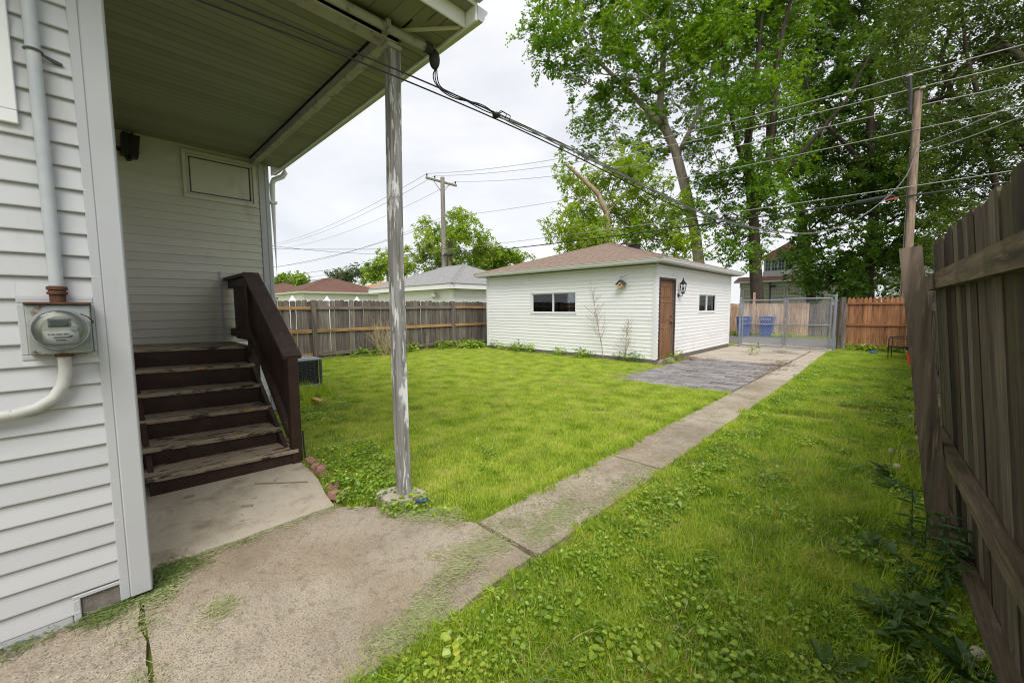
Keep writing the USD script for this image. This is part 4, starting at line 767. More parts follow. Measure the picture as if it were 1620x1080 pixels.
for i, (x_, y_, a) in enumerate([(-3.72, 1.27, .3), (-3.57, 1.265, .9), (-3.42, 1.255, .1), (-3.10, 1.205, -.4), (-2.95, 1.165, .5)]):
    rgb = np.random.default_rng(70+i); m = cbox(-.055, .055, -.036, .036, -.03, .042, .012); m = (m[0]+rgb.normal(0, .004, m[0].shape), m[1]); R_ = np.array([[math.cos(a), -math.sin(a), 0], [math.sin(a), math.cos(a), 0], [rgb.normal(0, .2), rgb.normal(0, .2), 1]])
    single('edging_brick', (m[0]@R_.T+[x_, y_, .012], m[1]), BRICK, f'broken pinkish edging brick in the weeds by the slab, {["nearest the stair newel", "second from the stairs", "third from the stairs", "fourth from the stairs", "farthest from the stairs"][i]}', 'brick', group='edging bricks by the slab')
single('paving_stone', xprism(wob([(-2.74, 1.36), (-2.56, 1.345), (-2.44, 1.40), (-2.46, 1.62), (-2.70, 1.60)], .006, .08, 5), -.05, .045), TAR, 'flat stone under the foot of the porch post', 'stone')
single('stick', tube([(-3.62, .80, .022), (-3.52, .90, .024), (-3.42, 1.02, .022), (-3.34, 1.10, .026)], [.004, .005, .005, .004], 6), TWIG, 'thin brown stick lying on the pale slab', 'stick')
single('wood_chip', obox((-3.24, .66, .022), (.6, .8, 0), (-.8, .6, 0), UZ, .035, .008, .006), TWIG, 'short brown chip of wood in the middle of the pale slab', 'wood chip')
single('wood_chip', obox((-3.72, .40, .022), (.2, .98, 0), (-.98, .2, 0), UZ, .03, .011, .007), TWIG, 'dark chip of wood on the slab close to the bottom step', 'wood chip')
single('wood_scrap', obox((-6.1, 2.2, .07), (.93, -.2, .12), (.2, .97, 0), np.cross((.93, -.2, .12), (.2, .97, 0)), .36, .035, .008), CHIP, 'orange split board lying in the grass before the air conditioner', 'wood scrap')
single('plastic_scrap', cat(obox((-2.36, 1.52, .05), (.5, .86, .1), (-.86, .5, 0), (0, 0, 1), .045, .016, .004), obox((-2.33, 1.50, .06), (.9, .4, .1), (-.4, .9, 0), (0, 0, 1), .03, .012, .003)), plain('dark_blue_plastic', (.012, .05, .14), .5), 'dark blue bit of plastic right of the post foot', 'litter')
single('blue_wrapper', sphere((-.48, 15.4, .07), .09, 1, (1.2, .8, .35)), BLUEP, 'crumpled blue wrapper in the grass near the gate', 'litter')
single('black_hose', tube([(-3.85, 1.245, .30), (-3.845, 1.247, .14), (-3.83, 1.25, .04), (-3.78, 1.27, .015), (-3.68, 1.30, .012)], .008, 6), RUBB, 'black cable running down beside the stair newel', 'cable')

# ================================================================ GRASS AND WEEDS
def blades(n, R, h0, h1, wd, lean, rng, segs=2):
    V, F = [], []
    for i in range(n):
        r_, a = R*math.sqrt(rng.random()), rng.random()*6.283; x_, y_ = r_*math.cos(a), r_*math.sin(a)
        h = rng.uniform(h0, h1); b = rng.random()*6.283; l = abs(rng.normal(0, lean))*h; w_ = wd*rng.uniform(.7, 1.3); dx, dy = math.cos(b), math.sin(b); sx, sy_ = -dy, dx
        k = len(V)*1; base = sum(len(q) for q in V); row = []
        for s in range(segs+1):
            t = s/segs; ww = w_*(1-t)**.7/2 if s < segs else 0
            cx_, cy_, cz_ = x_+dx*l*t*t, y_+dy*l*t*t, h*t*(1-.25*min(1, l/h)*t)
            if s < segs: row += [(cx_-sx*ww, cy_-sy_*ww, cz_), (cx_+sx*ww, cy_+sy_*ww, cz_)]
            else: row += [(cx_, cy_, cz_)]
        V.append(row)
        for s in range(segs-1): q = base+2*s; F += [[q, q+1, q+3], [q, q+3, q+2]]
        q = base+2*(segs-1); F.append([q, q+1, q+2])
    return np.array([p for r in V for p in r]), np.array(F)
def leafshape(kind):
    if kind == 'heart': return [(0, 0), (.55, .0), (.95, .35), (.85, .75), (.45, 1.05), (0, 1.15)], 1.0
    if kind == 'lance': return [(0, 0), (.16, .12), (.24, .38), (.20, .66), (.09, .88), (0, 1)], 1.0
    if kind == 'lobed': return [(0, 0), (.10, .2), (.26, .28), (.14, .42), (.32, .55), (.18, .68), (.30, .84), (0, 1.05)], 1
def leaf(kind, size, base, az, tilt, fold=.25, droop=.2, roll=0):
    """one folded leaf: two halves along a drooping midrib"""
    half, _ = leafshape(kind); V = []; F = []
    for sgn in (-1, 1):
        k = len(V)
        for (u, v) in half: V.append((sgn*u*size*.62, v*size, abs(u)*fold*size-droop*size*v*v))
        n = len(half)
        for i in range(1, n-1): F.append([k, k+i, k+i+1] if sgn > 0 else [k, k+i+1, k+i])
    V = np.array(V); ct, stt = math.cos(tilt), math.sin(tilt); V = V@np.array([[1, 0, 0], [0, ct, -stt], [0, stt, ct]]).T
    if roll: cr, sr = math.cos(roll), math.sin(roll); V = V@np.array([[cr, 0, sr], [0, 1, 0], [-sr, 0, cr]]).T
    ca, sa = math.cos(az), math.sin(az); V = V@np.array([[ca, -sa, 0], [sa, ca, 0], [0, 0, 1]]).T
    return V+np.asarray(base, float), np.array(F)
def ribbon(p0, p1, w_):
    p0, p1 = np.asarray(p0, float), np.asarray(p1, float); d = p1-p0; s = np.cross(d, [0.3, .5, .8]); s = s/(np.linalg.norm(s)+1e-9)*w_/2
    return np.array([p0-s, p0+s, p1+s*.6, p1-s*.6]), np.array([[0, 1, 2], [0, 2, 3]])
def broad(n, R, s0, s1, h0, h1, rng, kind='heart'):
    ms = []
    for i in range(n):
        r_, a = R*math.sqrt(rng.random()), rng.random()*6.283; h = rng.uniform(h0, h1); top = (r_*math.cos(a), r_*math.sin(a), h)
        ms.append(leaf(kind, rng.uniform(s0, s1), top, rng.random()*6.283, rng.normal(.05, .30), .22, .25, rng.normal(0, .25))); ms.append(ribbon((top[0]*.8, top[1]*.8, 0), top, .0025))
    return cat(ms)
gr_ = np.random.default_rng(21)
TUFT = [blades(150, .085, .012, .044, .0042, .8, gr_) for _ in range(5)]
TUFTL = [blades(120, .085, .02, .080, .0046, .85, gr_, 3) for _ in range(5)]
TALL = [blades(46, .06, .12, .34, .0058, .5, gr_, 4) for _ in range(3)]
CLIP = [cat(*[ribbon((p := gr_.normal(0, .045, 3)*[1, 1, 0]+[0, 0, gr_.uniform(.002, .007)]), p+np.array([math.cos(a := gr_.random()*6.28), math.sin(a), gr_.normal(0, .05)])*gr_.uniform(.015, .042), .0028) for _ in range(34)]) for _ in range(3)]
IVY = [broad(22, .075, .008, .017, .022, .055, gr_) for _ in range(4)]
VIOL = [broad(9, .06, .014, .025, .03, .07, gr_) for _ in range(3)]
STRAWT = [blades(30, .09, .015, .06, .0035, 1.2, gr_) for _ in range(2)]
DANL = [cat(*[leaf('lobed', gr_.uniform(.09, .16), (0, 0, .01), k*6.283/9+gr_.normal(0, .2), gr_.uniform(.35, .9), .2, .45) for k in range(9)]) for _ in range(2)]
def poisson_fill(poly, spacing, rng, edge_noise=.05, jitter=.5):
    x0, y0, x1, y1 = poly.bounds; nx_, ny_ = int((x1-x0)/spacing)+1, int((y1-y0)/spacing)+1
    gx_, gy_ = np.meshgrid(np.arange(nx_)*spacing+x0, np.arange(ny_)*spacing+y0); P = np.stack([gx_, gy_], -1).reshape(-1, 2)+rng.uniform(-jitter, jitter, (nx_*ny_, 2))*spacing
    Q = P+ (np.stack([meshkit.noise(np.c_[P*5, np.zeros(len(P))], 1), meshkit.noise(np.c_[P*5, np.ones(len(P))*9], 2)], 1)-.5)*2*edge_noise
    return P[shapely.contains_xy(poly, Q[:, 0], Q[:, 1])]
def z0(P, z=-.02): return np.c_[P, np.full(len(P), z)]
LAWN = Polygon([(-1.955, 1.66), (-2.12, 1.53), (-2.40, 1.44), (-2.78, 1.26), (-3.0, 1.16), (-3.4, 1.24), (-3.8, 1.29), (-5.9, 1.32), (-6.2, 1.75), (-11.35, 1.75), (-11.35, 9.50), (-4.35, 9.50), (-4.25, 9.3), (-4.0, 8.4), (-3.99, 7.02), (-1.955, 7.02)]).difference(Polygon([(-8.15, 2.27), (-7.68, 2.27), (-7.68, 2.80), (-8.15, 2.80)]))
LAWN = LAWN.union(Polygon([(-1.92, 6.9), (-1.92, 7.10), (-2.3, 7.12), (-2.6, 7.0)]))
SIDE_ = Polygon([(-1.32, -1.2), (-1.31, 1.6), (-1.32, 3.4), (-1.29, 6.9), (-1.30, 9), (-1.36, 12), (-1.44, 15.4), (-1.3, 16.5), (.55, 16.5), (.50, 15), (.25, 4.0), (.33, 3.0), (.42, 1.5), (.50, -.9)])
def noise2(P, s, seed=0): return meshkit.fbm(np.c_[P*s, np.full(len(P), seed*3.3)], 3, seed)
def depthw(P): return P@fw[:2]
def lawn(name, poly, sp, mt, protos, label, seed, sc=(.8, 1.25)):
    rg = np.random.default_rng(seed); P = poisson_fill(poly, sp, rg); w_ = depthw(P); P = P[(w_ > .6)]; P = P[noise2(P, 2.1, seed+5) > (.27 if seed == 32 else .18)+.08*rg.random(len(P))]
    s = rg.uniform(*sc, len(P))*(.86+.28*noise2(P, .8, seed))
    return scatter('/World/'+name, protos, mt, z0(P), s, rg.uniform(0, 6.28, len(P)), .10, rng=rg, label=label, category='grass', kind='stuff')
lawn('lawn_grass', LAWN, .072, GRASS, TUFT, 'short bright mown grass of the back lawn left of the walkway', 31)
lawn('side_grass', SIDE_, .066, GRASSD, TUFTL, 'longer weedy grass between the walkway and the right fence', 32, (.7, 1.15))
far = Polygon([(-13, 17), (-13, 17.3), (3, 17.3), (3, 16.7), (-1.2, 16.7), (-1.3, 17.1)]).union(Polygon([(-9, 21.4), (4, 21.4), (4, 21.8), (-9, 21.8)]))
rg = np.random.default_rng(40)
def weeds(name, P, protos, mt, label, cat_, s=(.8, 1.2), tilt=.12, zz=-.01, seed=0):
    rg = np.random.default_rng(seed+100); return scatter('/World/'+name, protos, mt, z0(P, zz), rg.uniform(*s, len(P)), rg.uniform(0, 6.28, len(P)), tilt, rng=rg, label=label, category=cat_, kind='stuff', proto='plant')
# ground ivy and violets on the right, thick near the camera and along the walkway
P = poisson_fill(SIDE_, .074, rg); P = P[(depthw(P) > .6) & (P[:, 1] < 12)]; den = noise2(P, 1.6, 3)+.24*(P[:, 0] < -1.0)+.10*(P[:, 1] < 3.2)+.12*(P[:, 0] > -.1)
P = P[den > .50+.25*rg.random(len(P))]; weeds('ground_ivy', P, IVY+VIOL, LEAFW, 'round leaved creeping weeds through the grass by the right fence', 'ground cover', (.75, 1.25), .15, seed=1)
# weeds by the stairs, the slab edge and the post
Z1 = Polygon([(-6.9, 1.35), (-3.5, 1.25), (-2.95, 1.13), (-2.75, 1.22), (-2.1, 1.5), (-1.93, 1.62), (-1.95, 2.3), (-2.8, 2.6), (-4.5, 2.6), (-6.9, 2.25)])
P = poisson_fill(Z1, .075, rg); dd = np.array([Z1.exterior.distance(Point(*p)) for p in P]); front = (P[:, 1] < 1.55-.10*(P[:, 0]+2.3)) & (P[:, 0] > -3.7)
P = P[(noise2(P, 1.8, 5)+.28*front > .50+.2*rg.random(len(P)))]; weeds('broadleaf_weeds', P, IVY+VIOL, LEAFW, 'leafy yellow green weeds along the slab edge and the post foot', 'ground cover', (.9, 1.5), .15, seed=2)
# taller fringe of leaves at the garage foot and the left fence foot
P1 = poisson_fill(Polygon([(-10.3, 9.28), (-4.4, 9.28), (-4.4, 9.5), (-10.3, 9.5)]), .15, rg); P1 = P1[noise2(P1, .9, 8) > .47-.2*(P1[:, 0] > -4.9)]
P2 = poisson_fill(Polygon([(-11.35, 2.2), (-11.05, 2.2), (-11.05, 9.4), (-11.35, 9.4)]), .15, rg); P2 = P2[noise2(P2, .8, 9) > .45]
P3 = poisson_fill(Polygon([(-11.0, 8.6), (-10.4, 8.9), (-10.4, 9.4), (-11.1, 9.5)]), .12, rg)
P4 = np.array([(-4.15, 9.9), (-4.18, 10.6), (-4.2, 10.75), (-2.9, 13.0)])
weeds('garage_weeds', np.vstack([P1, P2, P3, P4]), [broad(16, .10, .05, .09, .05, .22, gr_, 'lobed'), broad(20, .12, .03, .06, .04, .18, gr_), broad(14, .1, .05, .10, .05, .20, gr_, 'lance')], LEAFW, 'bright green leafy weeds along the foot of the garage and left fence', 'weeds', (1.0, 1.7), .2, seed=3)
P = poisson_fill(Polygon([(-1.1, 16.15), (.5, 16.15), (.5, 16.5), (-1.1, 16.5)]), .12, rg); Pb = poisson_fill(Polygon([(-6.0, 21.3), (-3.2, 21.3), (-3.2, 21.8), (-6, 21.8)]), .2, rg)
weeds('alley_weeds', np.vstack([P, Pb]), [broad(16, .10, .04, .08, .05, .2, gr_), TALL[0]], LEAFW, 'weeds along the orange fence and across the alley', 'weeds', (.7, 1.2), .2, seed=4)
P = np.vstack([poisson_fill(SIDE_, .14, rg), poisson_fill(LAWN, .20, rg)]); P = P[(depthw(P) > .6)]; P = P[noise2(P, 1.3, 15) > .40+.22*rg.random(len(P))]
weeds('dry_grass', P, STRAWT, STRAWM, 'dead straw coloured blades scattered through the lawns', 'grass', (.8, 1.3), .3, seed=11)
# tall grass clumps: beside the air conditioner, along the right fence, slab corner
P = np.vstack([rg.normal((-7.0, 2.45), (.22, .22), (22, 2)), rg.normal((-6.6, 2.2), (.25, .18), (14, 2)), np.c_[rg.uniform(.02, .24, 26), rg.uniform(3.6, 9.5, 26)], np.c_[rg.uniform(-.05, .30, 14), rg.uniform(1.9, 3.5, 14)], np.c_[rg.uniform(-11.3, -11.1, 26), rg.uniform(2.5, 9.3, 26)]])
weeds('tall_grass', P, TALL, GRASSD, 'tall uncut grass clumps beside the air conditioner and fences', 'grass', (.45, .95), .2, seed=5)
# grass growing over the concrete edges
edge = [(np.array([-1.935, 1.66]), np.array([-1.935, 7.0])), (np.array([-1.335, .45]), np.array([-1.335, 3.4])), (np.array([-1.335, 3.4]), np.array([-1.31, 9.0])), (np.array([-1.31, 9]), np.array([-1.45, 15.3]))]
P = np.vstack([a+(b-a)*rg.random((int(np.linalg.norm(b-a)*26), 1))+rg.normal(0, .022, (int(np.linalg.norm(b-a)*26), 2)) for a, b in edge])
weeds('edge_grass', P, TUFTL, GRASSD, 'ragged grass hanging over the edges of the walkway', 'grass', (.6, 1.05), .45, seed=6)
# clumps of cut grass on the concrete
C_ = []
def streak(a, b, n, s): a, b = np.array(a, float), np.array(b, float); C_.append(a+(b-a)*rg.random((n, 1))+rg.normal(0, s, (n, 2)))
streak((-1.47, .70), (-1.50, 1.05), 60, .035); streak((-1.56, 1.10), (-1.72, 1.45), 26, .035); streak((-1.80, 1.25), (-1.62, 1.62), 26, .03); streak((-1.55, 1.7), (-1.60, 2.3), 40, .04); streak((-1.85, 1.62), (-1.55, 1.95), 18, .05); streak((-1.48, 2.2), (-1.50, 4.2), 42, .05)
streak((-2.45, 1.36), (-1.98, 1.58), 46, .035); streak((-2.75, .14), (-2.75, .30), 40, .035); streak((-2.69, .13), (-2.52, .12), 50, .022); streak((-2.22, .32), (-2.20, .33), 9, .02); streak((-2.0, .10), (-1.95, -.25), 5, .03)
streak((-1.80, 2), (-1.62, 7), 60, .10); streak((-4.1, 7.2), (-3.95, 8.8), 60, .12); streak((-3.9, .21), (-3.70, 1.18), 22, .02); streak((-2.50, .065), (-1.95, .06), 7, .006)
streak((-2.81, .26), (-2.81, 1.08), 30, .008); streak((-3.9, 7.3), (-2.0, 7.2), 30, .12)
P = np.vstack(C_); scatter('/World/grass_clippings', CLIP, CLIPG, z0(P, .006), rg.uniform(.7, 1.2, len(P)), rg.uniform(0, 6.28, len(P)), .03, rng=rg, label='pale dry grass clippings strewn over the concrete', category='grass clippings', kind='stuff', proto='strands')
P = np.vstack([rg.normal((-2.74, .20), (.045, .07), (26, 2)), rg.normal((-2.66, .13), (.07, .03), (12, 2)), np.c_[rg.uniform(-2.58, -2.50, 8), rg.normal(-.05, .01, 8)], np.c_[rg.uniform(-2.585, -2.57, 60), rg.uniform(-1.2, 0, 60)]])
scatter('/World/cut_grass_heap', CLIP, CLIPD, z0(P, .012), rg.uniform(.8, 1.3, len(P)), rg.uniform(0, 6.28, len(P)), .12, rng=rg, label='heap of green cut grass against the foot of the house corner', category='grass clippings', kind='stuff', proto='strands')
# brown leaf litter on the apron and patio
P = np.vstack([rg.normal((-2.4, 14.2), (.35, .3), (26, 2)), rg.normal((-2.0, 11.4), (.25, .5), (34, 2)), rg.normal((-2.0, 9.8), (.12, .6), (16, 2)), rg.normal((-3.9, 11.2), (.3, .2), (14, 2)), rg.normal((-2.4, 17.0), (1.0, .2), (40, 2)), np.c_[rg.uniform(-4.2, -4.05, 14), rg.uniform(9.4, 11.5, 14)]])
scatter('/World/leaf_litter', [cat(*[leaf('lance', gr_.uniform(.03, .06), (*gr_.normal(0, .09, 2), .006), gr_.random()*6.28, gr_.normal(0, .15)) for _ in range(26)]) for _ in range(2)], STRAW if False else TWIG, z0(P, .004), rg.uniform(.6, 1.1, len(P)), rg.uniform(0, 6.28, len(P)), .03, rng=rg, label='brown leaf litter on the driveway concrete and pavers', category='leaf litter', kind='stuff', proto='leaves')

# dandelion clocks near the right fence
def clock(c, r_, rg):
    ms = []
    for i in range(90):
        d = rg.normal(0, 1, 3); d /= np.linalg.norm(d); q = c+d*r_*.86; ms.append(ribbon(c+d*r_*.2, q, .0012)); t = np.cross(d, rg.normal(0, 1, 3)); t /= np.linalg.norm(t); t2 = np.cross(d, t); s = r_*.24
        ms.append((np.array([q+t*s+d*r_*.14, q-t*s*.5+t2*s*.86+d*r_*.14, q-t*s*.5-t2*s*.86+d*r_*.14, q]), np.array([[0, 1, 3], [1, 2, 3], [2, 0, 3]])))
    ms.append(sphere(c, r_*.55, 1)); return cat(ms)
DND = [(.22, 9.2, .20, 'farthest dandelion clock up the fence line, above the red pail'), (.13, 8.2, .19, 'small dandelion clock second farthest along the fence'), (.17, 6.1, .20, 'round dandelion clock half way along the fence line'), (.17, 5.1, .19, 'dandelion clock in the tall grass by the leaning post'), (.02, 4.45, .22, 'largest mid lawn dandelion clock, leftmost by the fence'), (.07, 4.1, .20, 'flattened dandelion clock near the leaning post'), (.265, 2.20, .12, 'big grey dandelion clock nearest the camera at the fence foot')]
for i, (x_, y_, h, lb) in enumerate(DND):
    rgd = np.random.default_rng(60+i); t = Thing('dandelion', lb, 'dandelion', (x_, y_, 0)); top = np.array([x_+rgd.normal(0, .02), y_+rgd.normal(0, .02), h])
    t.part('stem', tube([(x_, y_, -.01), (x_*.6+top[0]*.4, y_, h*.5), tuple(top)], .0028, 5), plain('dandelion_stem', (.17, .20, .06), .6) if i == 0 else MATS['dandelion_stem']); t.part('seed_head', clock(top, .019, rgd), FLUFF); 
    v, f = DANL[i % 2]; t.part('leaf_rosette', (v+[x_, y_, 0], f), LEAFD)
# tall weeds against the leaning post
for i, (x_, y_, h, lb) in enumerate([(.17, 3.02, .40, 'tall dark leafy weed standing at the leaning post'), (.24, 2.86, .30, 'shorter leafy weed between the post and the fence rail')]):
    t = Thing('tall_weed', lb, 'weed', (x_, y_, 0)); rgd = np.random.default_rng(80+i)
    for s in range(3):
        ox, oy = rgd.normal(0, .05, 2); hh = h*rgd.uniform(.75, 1); t.part('stem', tube([(x_+ox, y_+oy, -.01), (x_+ox*1.3, y_+oy*1.3, hh)], .003, 5), LEAFD)
        for k in range(8):
            zz = hh*(.18+.82*k/7)
            for sg in (0, math.pi): t.part('leaf', leaf('lance', .11*(1-.35*k/7)*rgd.uniform(.8, 1.15), (x_+ox*1.15, y_+oy*1.15, zz), k*1.57+sg+rgd.normal(0, .2), rgd.uniform(.05, .5), .15, .30), LEAFD)
P = np.vstack([rg.normal((.16, 2.55), (.10, .35), (20, 2)), rg.normal((.1, 1.9), (.15, .25), (12, 2)), rg.normal((.08, 4.6), (.08, .8), (5, 2))]); P = P[P[:, 0] < .30]
weeds('fence_weeds', P, [broad(14, .07, .03, .055, .05, .14, gr_), DANL[0], broad(12, .07, .05, .09, .06, .16, gr_, 'lance')], LEAFD, 'dark broad leaved weeds at the foot of the right fence', 'weeds', (.6, 1.0), .25, seed=7)

# bare saplings and dry shrub
def sapling(name, label, cat_, base, h, n, rg, mt, spread=.5, lean=(0, 0), trunk=True, r0_=.012):
    t = Thing(name, label, cat_, base); b = np.array(base, float); zs = np.linspace(-.02, h, 9); pts = np.array([b+[lean[0]*z_/h+rg.normal(0, .012), lean[1]*z_/h+rg.normal(0, .012), z_] for z_ in zs])
    if trunk: t.part('trunk', tube(pts, np.linspace(r0_, r0_*.25, 9), 6), mt)
    tw = []
    for k in range(n):
        f_ = rg.uniform(.12, .98); p = pts[0]+(pts[-1]-pts[0])*f_ if trunk else b+rg.normal(0, .08, 3)*[1, 1, 0]; a = rg.random()*6.283; L_ = spread*(1.15-f_*.8)*rg.uniform(.5, 1.1) if trunk else h*rg.uniform(.5, 1)
        e = rg.uniform(.6, 1.2) if trunk else rg.uniform(.9, 1.45); d = np.array([math.cos(a)*math.cos(e), math.sin(a)*math.cos(e), math.sin(e)]); q = p+d*L_+rg.normal(0, .02, 3)
        tw.append(tube([p, (p+q)/2+rg.normal(0, .015, 3), q], [r0_*.32, r0_*.24, r0_*.12], 4, False))
        for _ in range(3):
            s = p+(q-p)*rg.uniform(.3, .9); e2 = s+(d+rg.normal(0, .45, 3))*L_*.32; tw.append(tube([s, e2], [r0_*.18, r0_*.1], 4, False))
    t.part('twigs', cat(tw), mt, kind='stuff')
sapling('bare_sapling', 'taller bare sapling in front of the garage wall', 'sapling', (-5.62, 9.36, 0), 2.15, 34, np.random.default_rng(5), TWIG, .55, (-.45, 0), r0_=.011)
sapling('bare_sapling', 'shorter bushy bare sapling near the garage corner', 'sapling', (-5.05, 9.38, 0), 1.05, 34, np.random.default_rng(6), TWIG, .45, (.10, 0), r0_=.010)
sapling('dry_shrub', 'dry straw coloured shrub in front of the left fence', 'shrub', (-11.0, 5.95, 0), 1.15, 46, np.random.default_rng(9), STRAW, .6, trunk=False, r0_=.016)

# ================================================================ TREES
def leafcluster(n, R, s0, s1, rng, flat=.7):
    """a spray: twigs fanning from one point, leaves set alternately along each"""
    V, F = [], []; az = rng.random()*6.283; nt = max(3, n//9)
    for q in range(nt):
        a = az+rng.normal(0, .9); el = rng.normal(.1, .45); d = np.array([math.cos(a)*math.cos(el), math.sin(a)*math.cos(el), math.sin(el)]); L_ = R*rng.uniform(1.0, 2.0); st_ = rng.normal(0, R*.28, 3)-d*R*.5
        m = max(4, int(n/nt)); pts = [st_+d*L_*t-np.array([0, 0, .55*L_*t*t*rng.uniform(.4, 1)]) for t in np.linspace(0, 1, m)]
        for i, p in enumerate(pts):
            dd = pts[min(i+1, m-1)]-pts[max(i-1, 0)]; dd /= np.linalg.norm(dd)+1e-9; sd = np.cross(dd, UZ); sd /= np.linalg.norm(sd)+1e-9; sg = 1 if i % 2 else -1
            l = dd*.6+sd*sg*rng.uniform(.5, 1.0)+np.array([0, 0, rng.normal(-.35, .35)]); l /= np.linalg.norm(l); w_ = np.cross(l, UZ+rng.normal(0, .35, 3)); w_ /= np.linalg.norm(w_)+1e-9; nn = np.cross(w_, l); s = rng.uniform(s0, s1)
            k = len(V); V += [p, p+l*s*.42+w_*s*.36-nn*s*.07, p+l*s, p+l*s*.42-w_*s*.36-nn*s*.07]; F += [[k, k+1, k+2], [k, k+2, k+3]]
    return np.array(V), np.array(F)
def grow(trunk, rad, clumps, rng, step=.9):
    nodes, par, tr = [], [], []
    for i in range(len(trunk)-1):
        a, b = np.array(trunk[i], float), np.array(trunk[i+1], float); m = max(1, int(np.linalg.norm(b-a)/.7))
        for j in range(m): nodes.append(a+(b-a)*j/m); par.append(len(nodes)-2); tr.append(rad[i]+(rad[i+1]-rad[i])*j/m)
    nodes.append(np.array(trunk[-1], float)); par.append(len(nodes)-2); tr.append(rad[-1]); nt = len(nodes)
    zl = trunk[0][2]+(trunk[-1][2]-trunk[0][2])*.22
    ax = np.array(nodes); dist = [np.min(np.linalg.norm(ax-c, axis=1)) for c in clumps]
    for ci in np.argsort(dist):
        c = clumps[ci]; A_ = np.array(nodes); dv = c-A_; d = np.linalg.norm(dv, axis=1); pen = d+np.maximum(0, A_[:, 2]-c[2]+.3*d)*1.1+(A_[:, 2] < zl)*3
        k = int(np.argmin(pen)); m = max(1, int(d[k]/step)); p = A_[k]; last = k
        for j in range(1, m+1):
            t = j/m; q = p+(c-p)*t+np.array([0, 0, .10*d[k]*math.sin(t*math.pi)])+(rng.normal(0, .09, 3) if j < m else 0); nodes.append(q); par.append(last); tr.append(0); last = len(nodes)-1
    n = len(nodes); r3 = np.zeros(n); child = np.zeros(n, int)
    for i in range(n-1, 0, -1):
        if child[i] == 0: r3[i] = .017**2.3
        r3[par[i]] += r3[i]; child[par[i]] += 1
    R_ = r3**(1/2.3); ms = []; mtrunk = tube(trunk, rad, 10)
    for i in range(nt, n):
        pr_ = par[i]; ra = min(R_[pr_], tr[pr_]*.7) if pr_ < nt else R_[pr_]; ra = max(min(ra, R_[i]*1.5), R_[i])
        ms.append(tube([nodes[pr_], nodes[i]], [ra, R_[i]], 5, False))
    return mtrunk, cat(ms), np.array(nodes)
TREE_N = 0
def tree(name, label, trunk, rad, blobs, foliage, bark, leaf_s, dens=1.0, cl_r=.55, nleaf=34, thin=.40, group=None, limbs=()):
    global TREE_N
    TREE_N += 1; rg = np.random.default_rng(500+TREE_N); t = Thing(name, label, 'tree', (trunk[0][0], trunk[0][1], 0), group)
    cl, tips = [], []
    for (x_, y_, z_, r_) in blobs:
        n = max(5, int(8*r_*r_*dens/ (cl_r/.55)**2)); d = rg.normal(0, 1, (n, 3)); d /= np.linalg.norm(d, axis=1)[:, None]; p = np.array([x_, y_, z_])+d*(rg.random((n, 1))**.5)*r_*[1, 1, .85]*1.05
        p = p[meshkit.fbm(p*.55/ (cl_r/.55), 3, TREE_N) > thin]; cl.append(p)
    cl = np.vstack(cl); cl = cl[cl[:, 2] > .9]; sub = cl[rg.random(len(cl)) < .55]
    mt_, mb, nodes = grow(trunk, rad, list(sub), rg)
    t.part('trunk', mt_, bark, smooth=True)
    for l, lr in limbs: t.part('limb', tube(l, lr, 8), bark, smooth=True)
    t.part('branches', mb, bark, smooth=True, kind='stuff')
    P = np.vstack([cl+rg.normal(0, cl_r*.7, cl.shape) for _ in range(4)])
    scatter(t.path+'/crown', [leafcluster(nleaf, cl_r*.8, leaf_s*.7, leaf_s*1.2, rg) for _ in range(6)], foliage, P-t.base, rg.uniform(.65, 1.3, len(P)), rg.uniform(0, 6.28, len(P)), .30, rng=rg, kind='stuff', proto='leaf_cluster')

tree('tall_tree', 'tallest broadleaf tree with forked leaning trunk rising behind the garage roof',
  [(-9.5, 27.4, -0.1), (-9.5, 27.4, 4.0), (-9.8, 27.3, 6.1), (-10.4, 27.1, 8.9), (-11.0, 26.8, 11.4), (-11.6, 26.4, 13.0), (-11.9, 26.3, 14.3), (-11.9, 26.6, 17.1), (-11.9, 26.9, 19.6), (-11.9, 27.3, 22.8)], [0.38, 0.33, 0.32, 0.30, 0.28, 0.27, 0.23, 0.18, 0.18, 0.14],
  [(-15.7, 20.6, 17.8, 2.2), (-16.9, 20.5, 19.6, 1.6), (-16.9, 23.6, 17.7, 1.9), (-14.9, 24.6, 20.2, 2.9), (-12.8, 23.3, 16.3, 2.7), (-14.7, 23.2, 14.3, 1.8), (-12.8, 25.2, 14.0, 2.2), (-11.3, 25.3, 17.8, 3.1), (-10.8, 29.1, 17.3, 3.0), (-9.6, 26.8, 18.8, 3.1), (-13.1, 25.4, 22.9, 4.4), (-16.0, 23.3, 22.5, 3.3), (-10.0, 28.7, 23.4, 4.5), (-15.4, 23.3, 13.0, 1.6), (-15.1, 24.4, 12.4, 1.3), (-13.0, 29.6, 28.8, 5.7), (-9.0, 27.7, 13.0, 2.2), (-10.7, 28.1, 12.3, 1.7), (-13.5, 25.6, 11.9, 1.5), (-8.0, 29.6, 20.1, 2.4)],
  TL['maple'], BARK['grey'], .175, .68, limbs=[([(-11.2, 26.6, 12.2), (-12.4, 25.6, 14.0), (-13.6, 24.6, 15.6), (-14.9, 23.7, 17.2), (-15.7, 23.0, 18.6)], [.22, .19, .15, .11, .05]), ([(-10.9, 26.9, 11.2), (-10.2, 27.6, 13.2), (-9.7, 28.4, 15.4), (-9.3, 28.9, 18.2)], [.16, .13, .10, .05])])
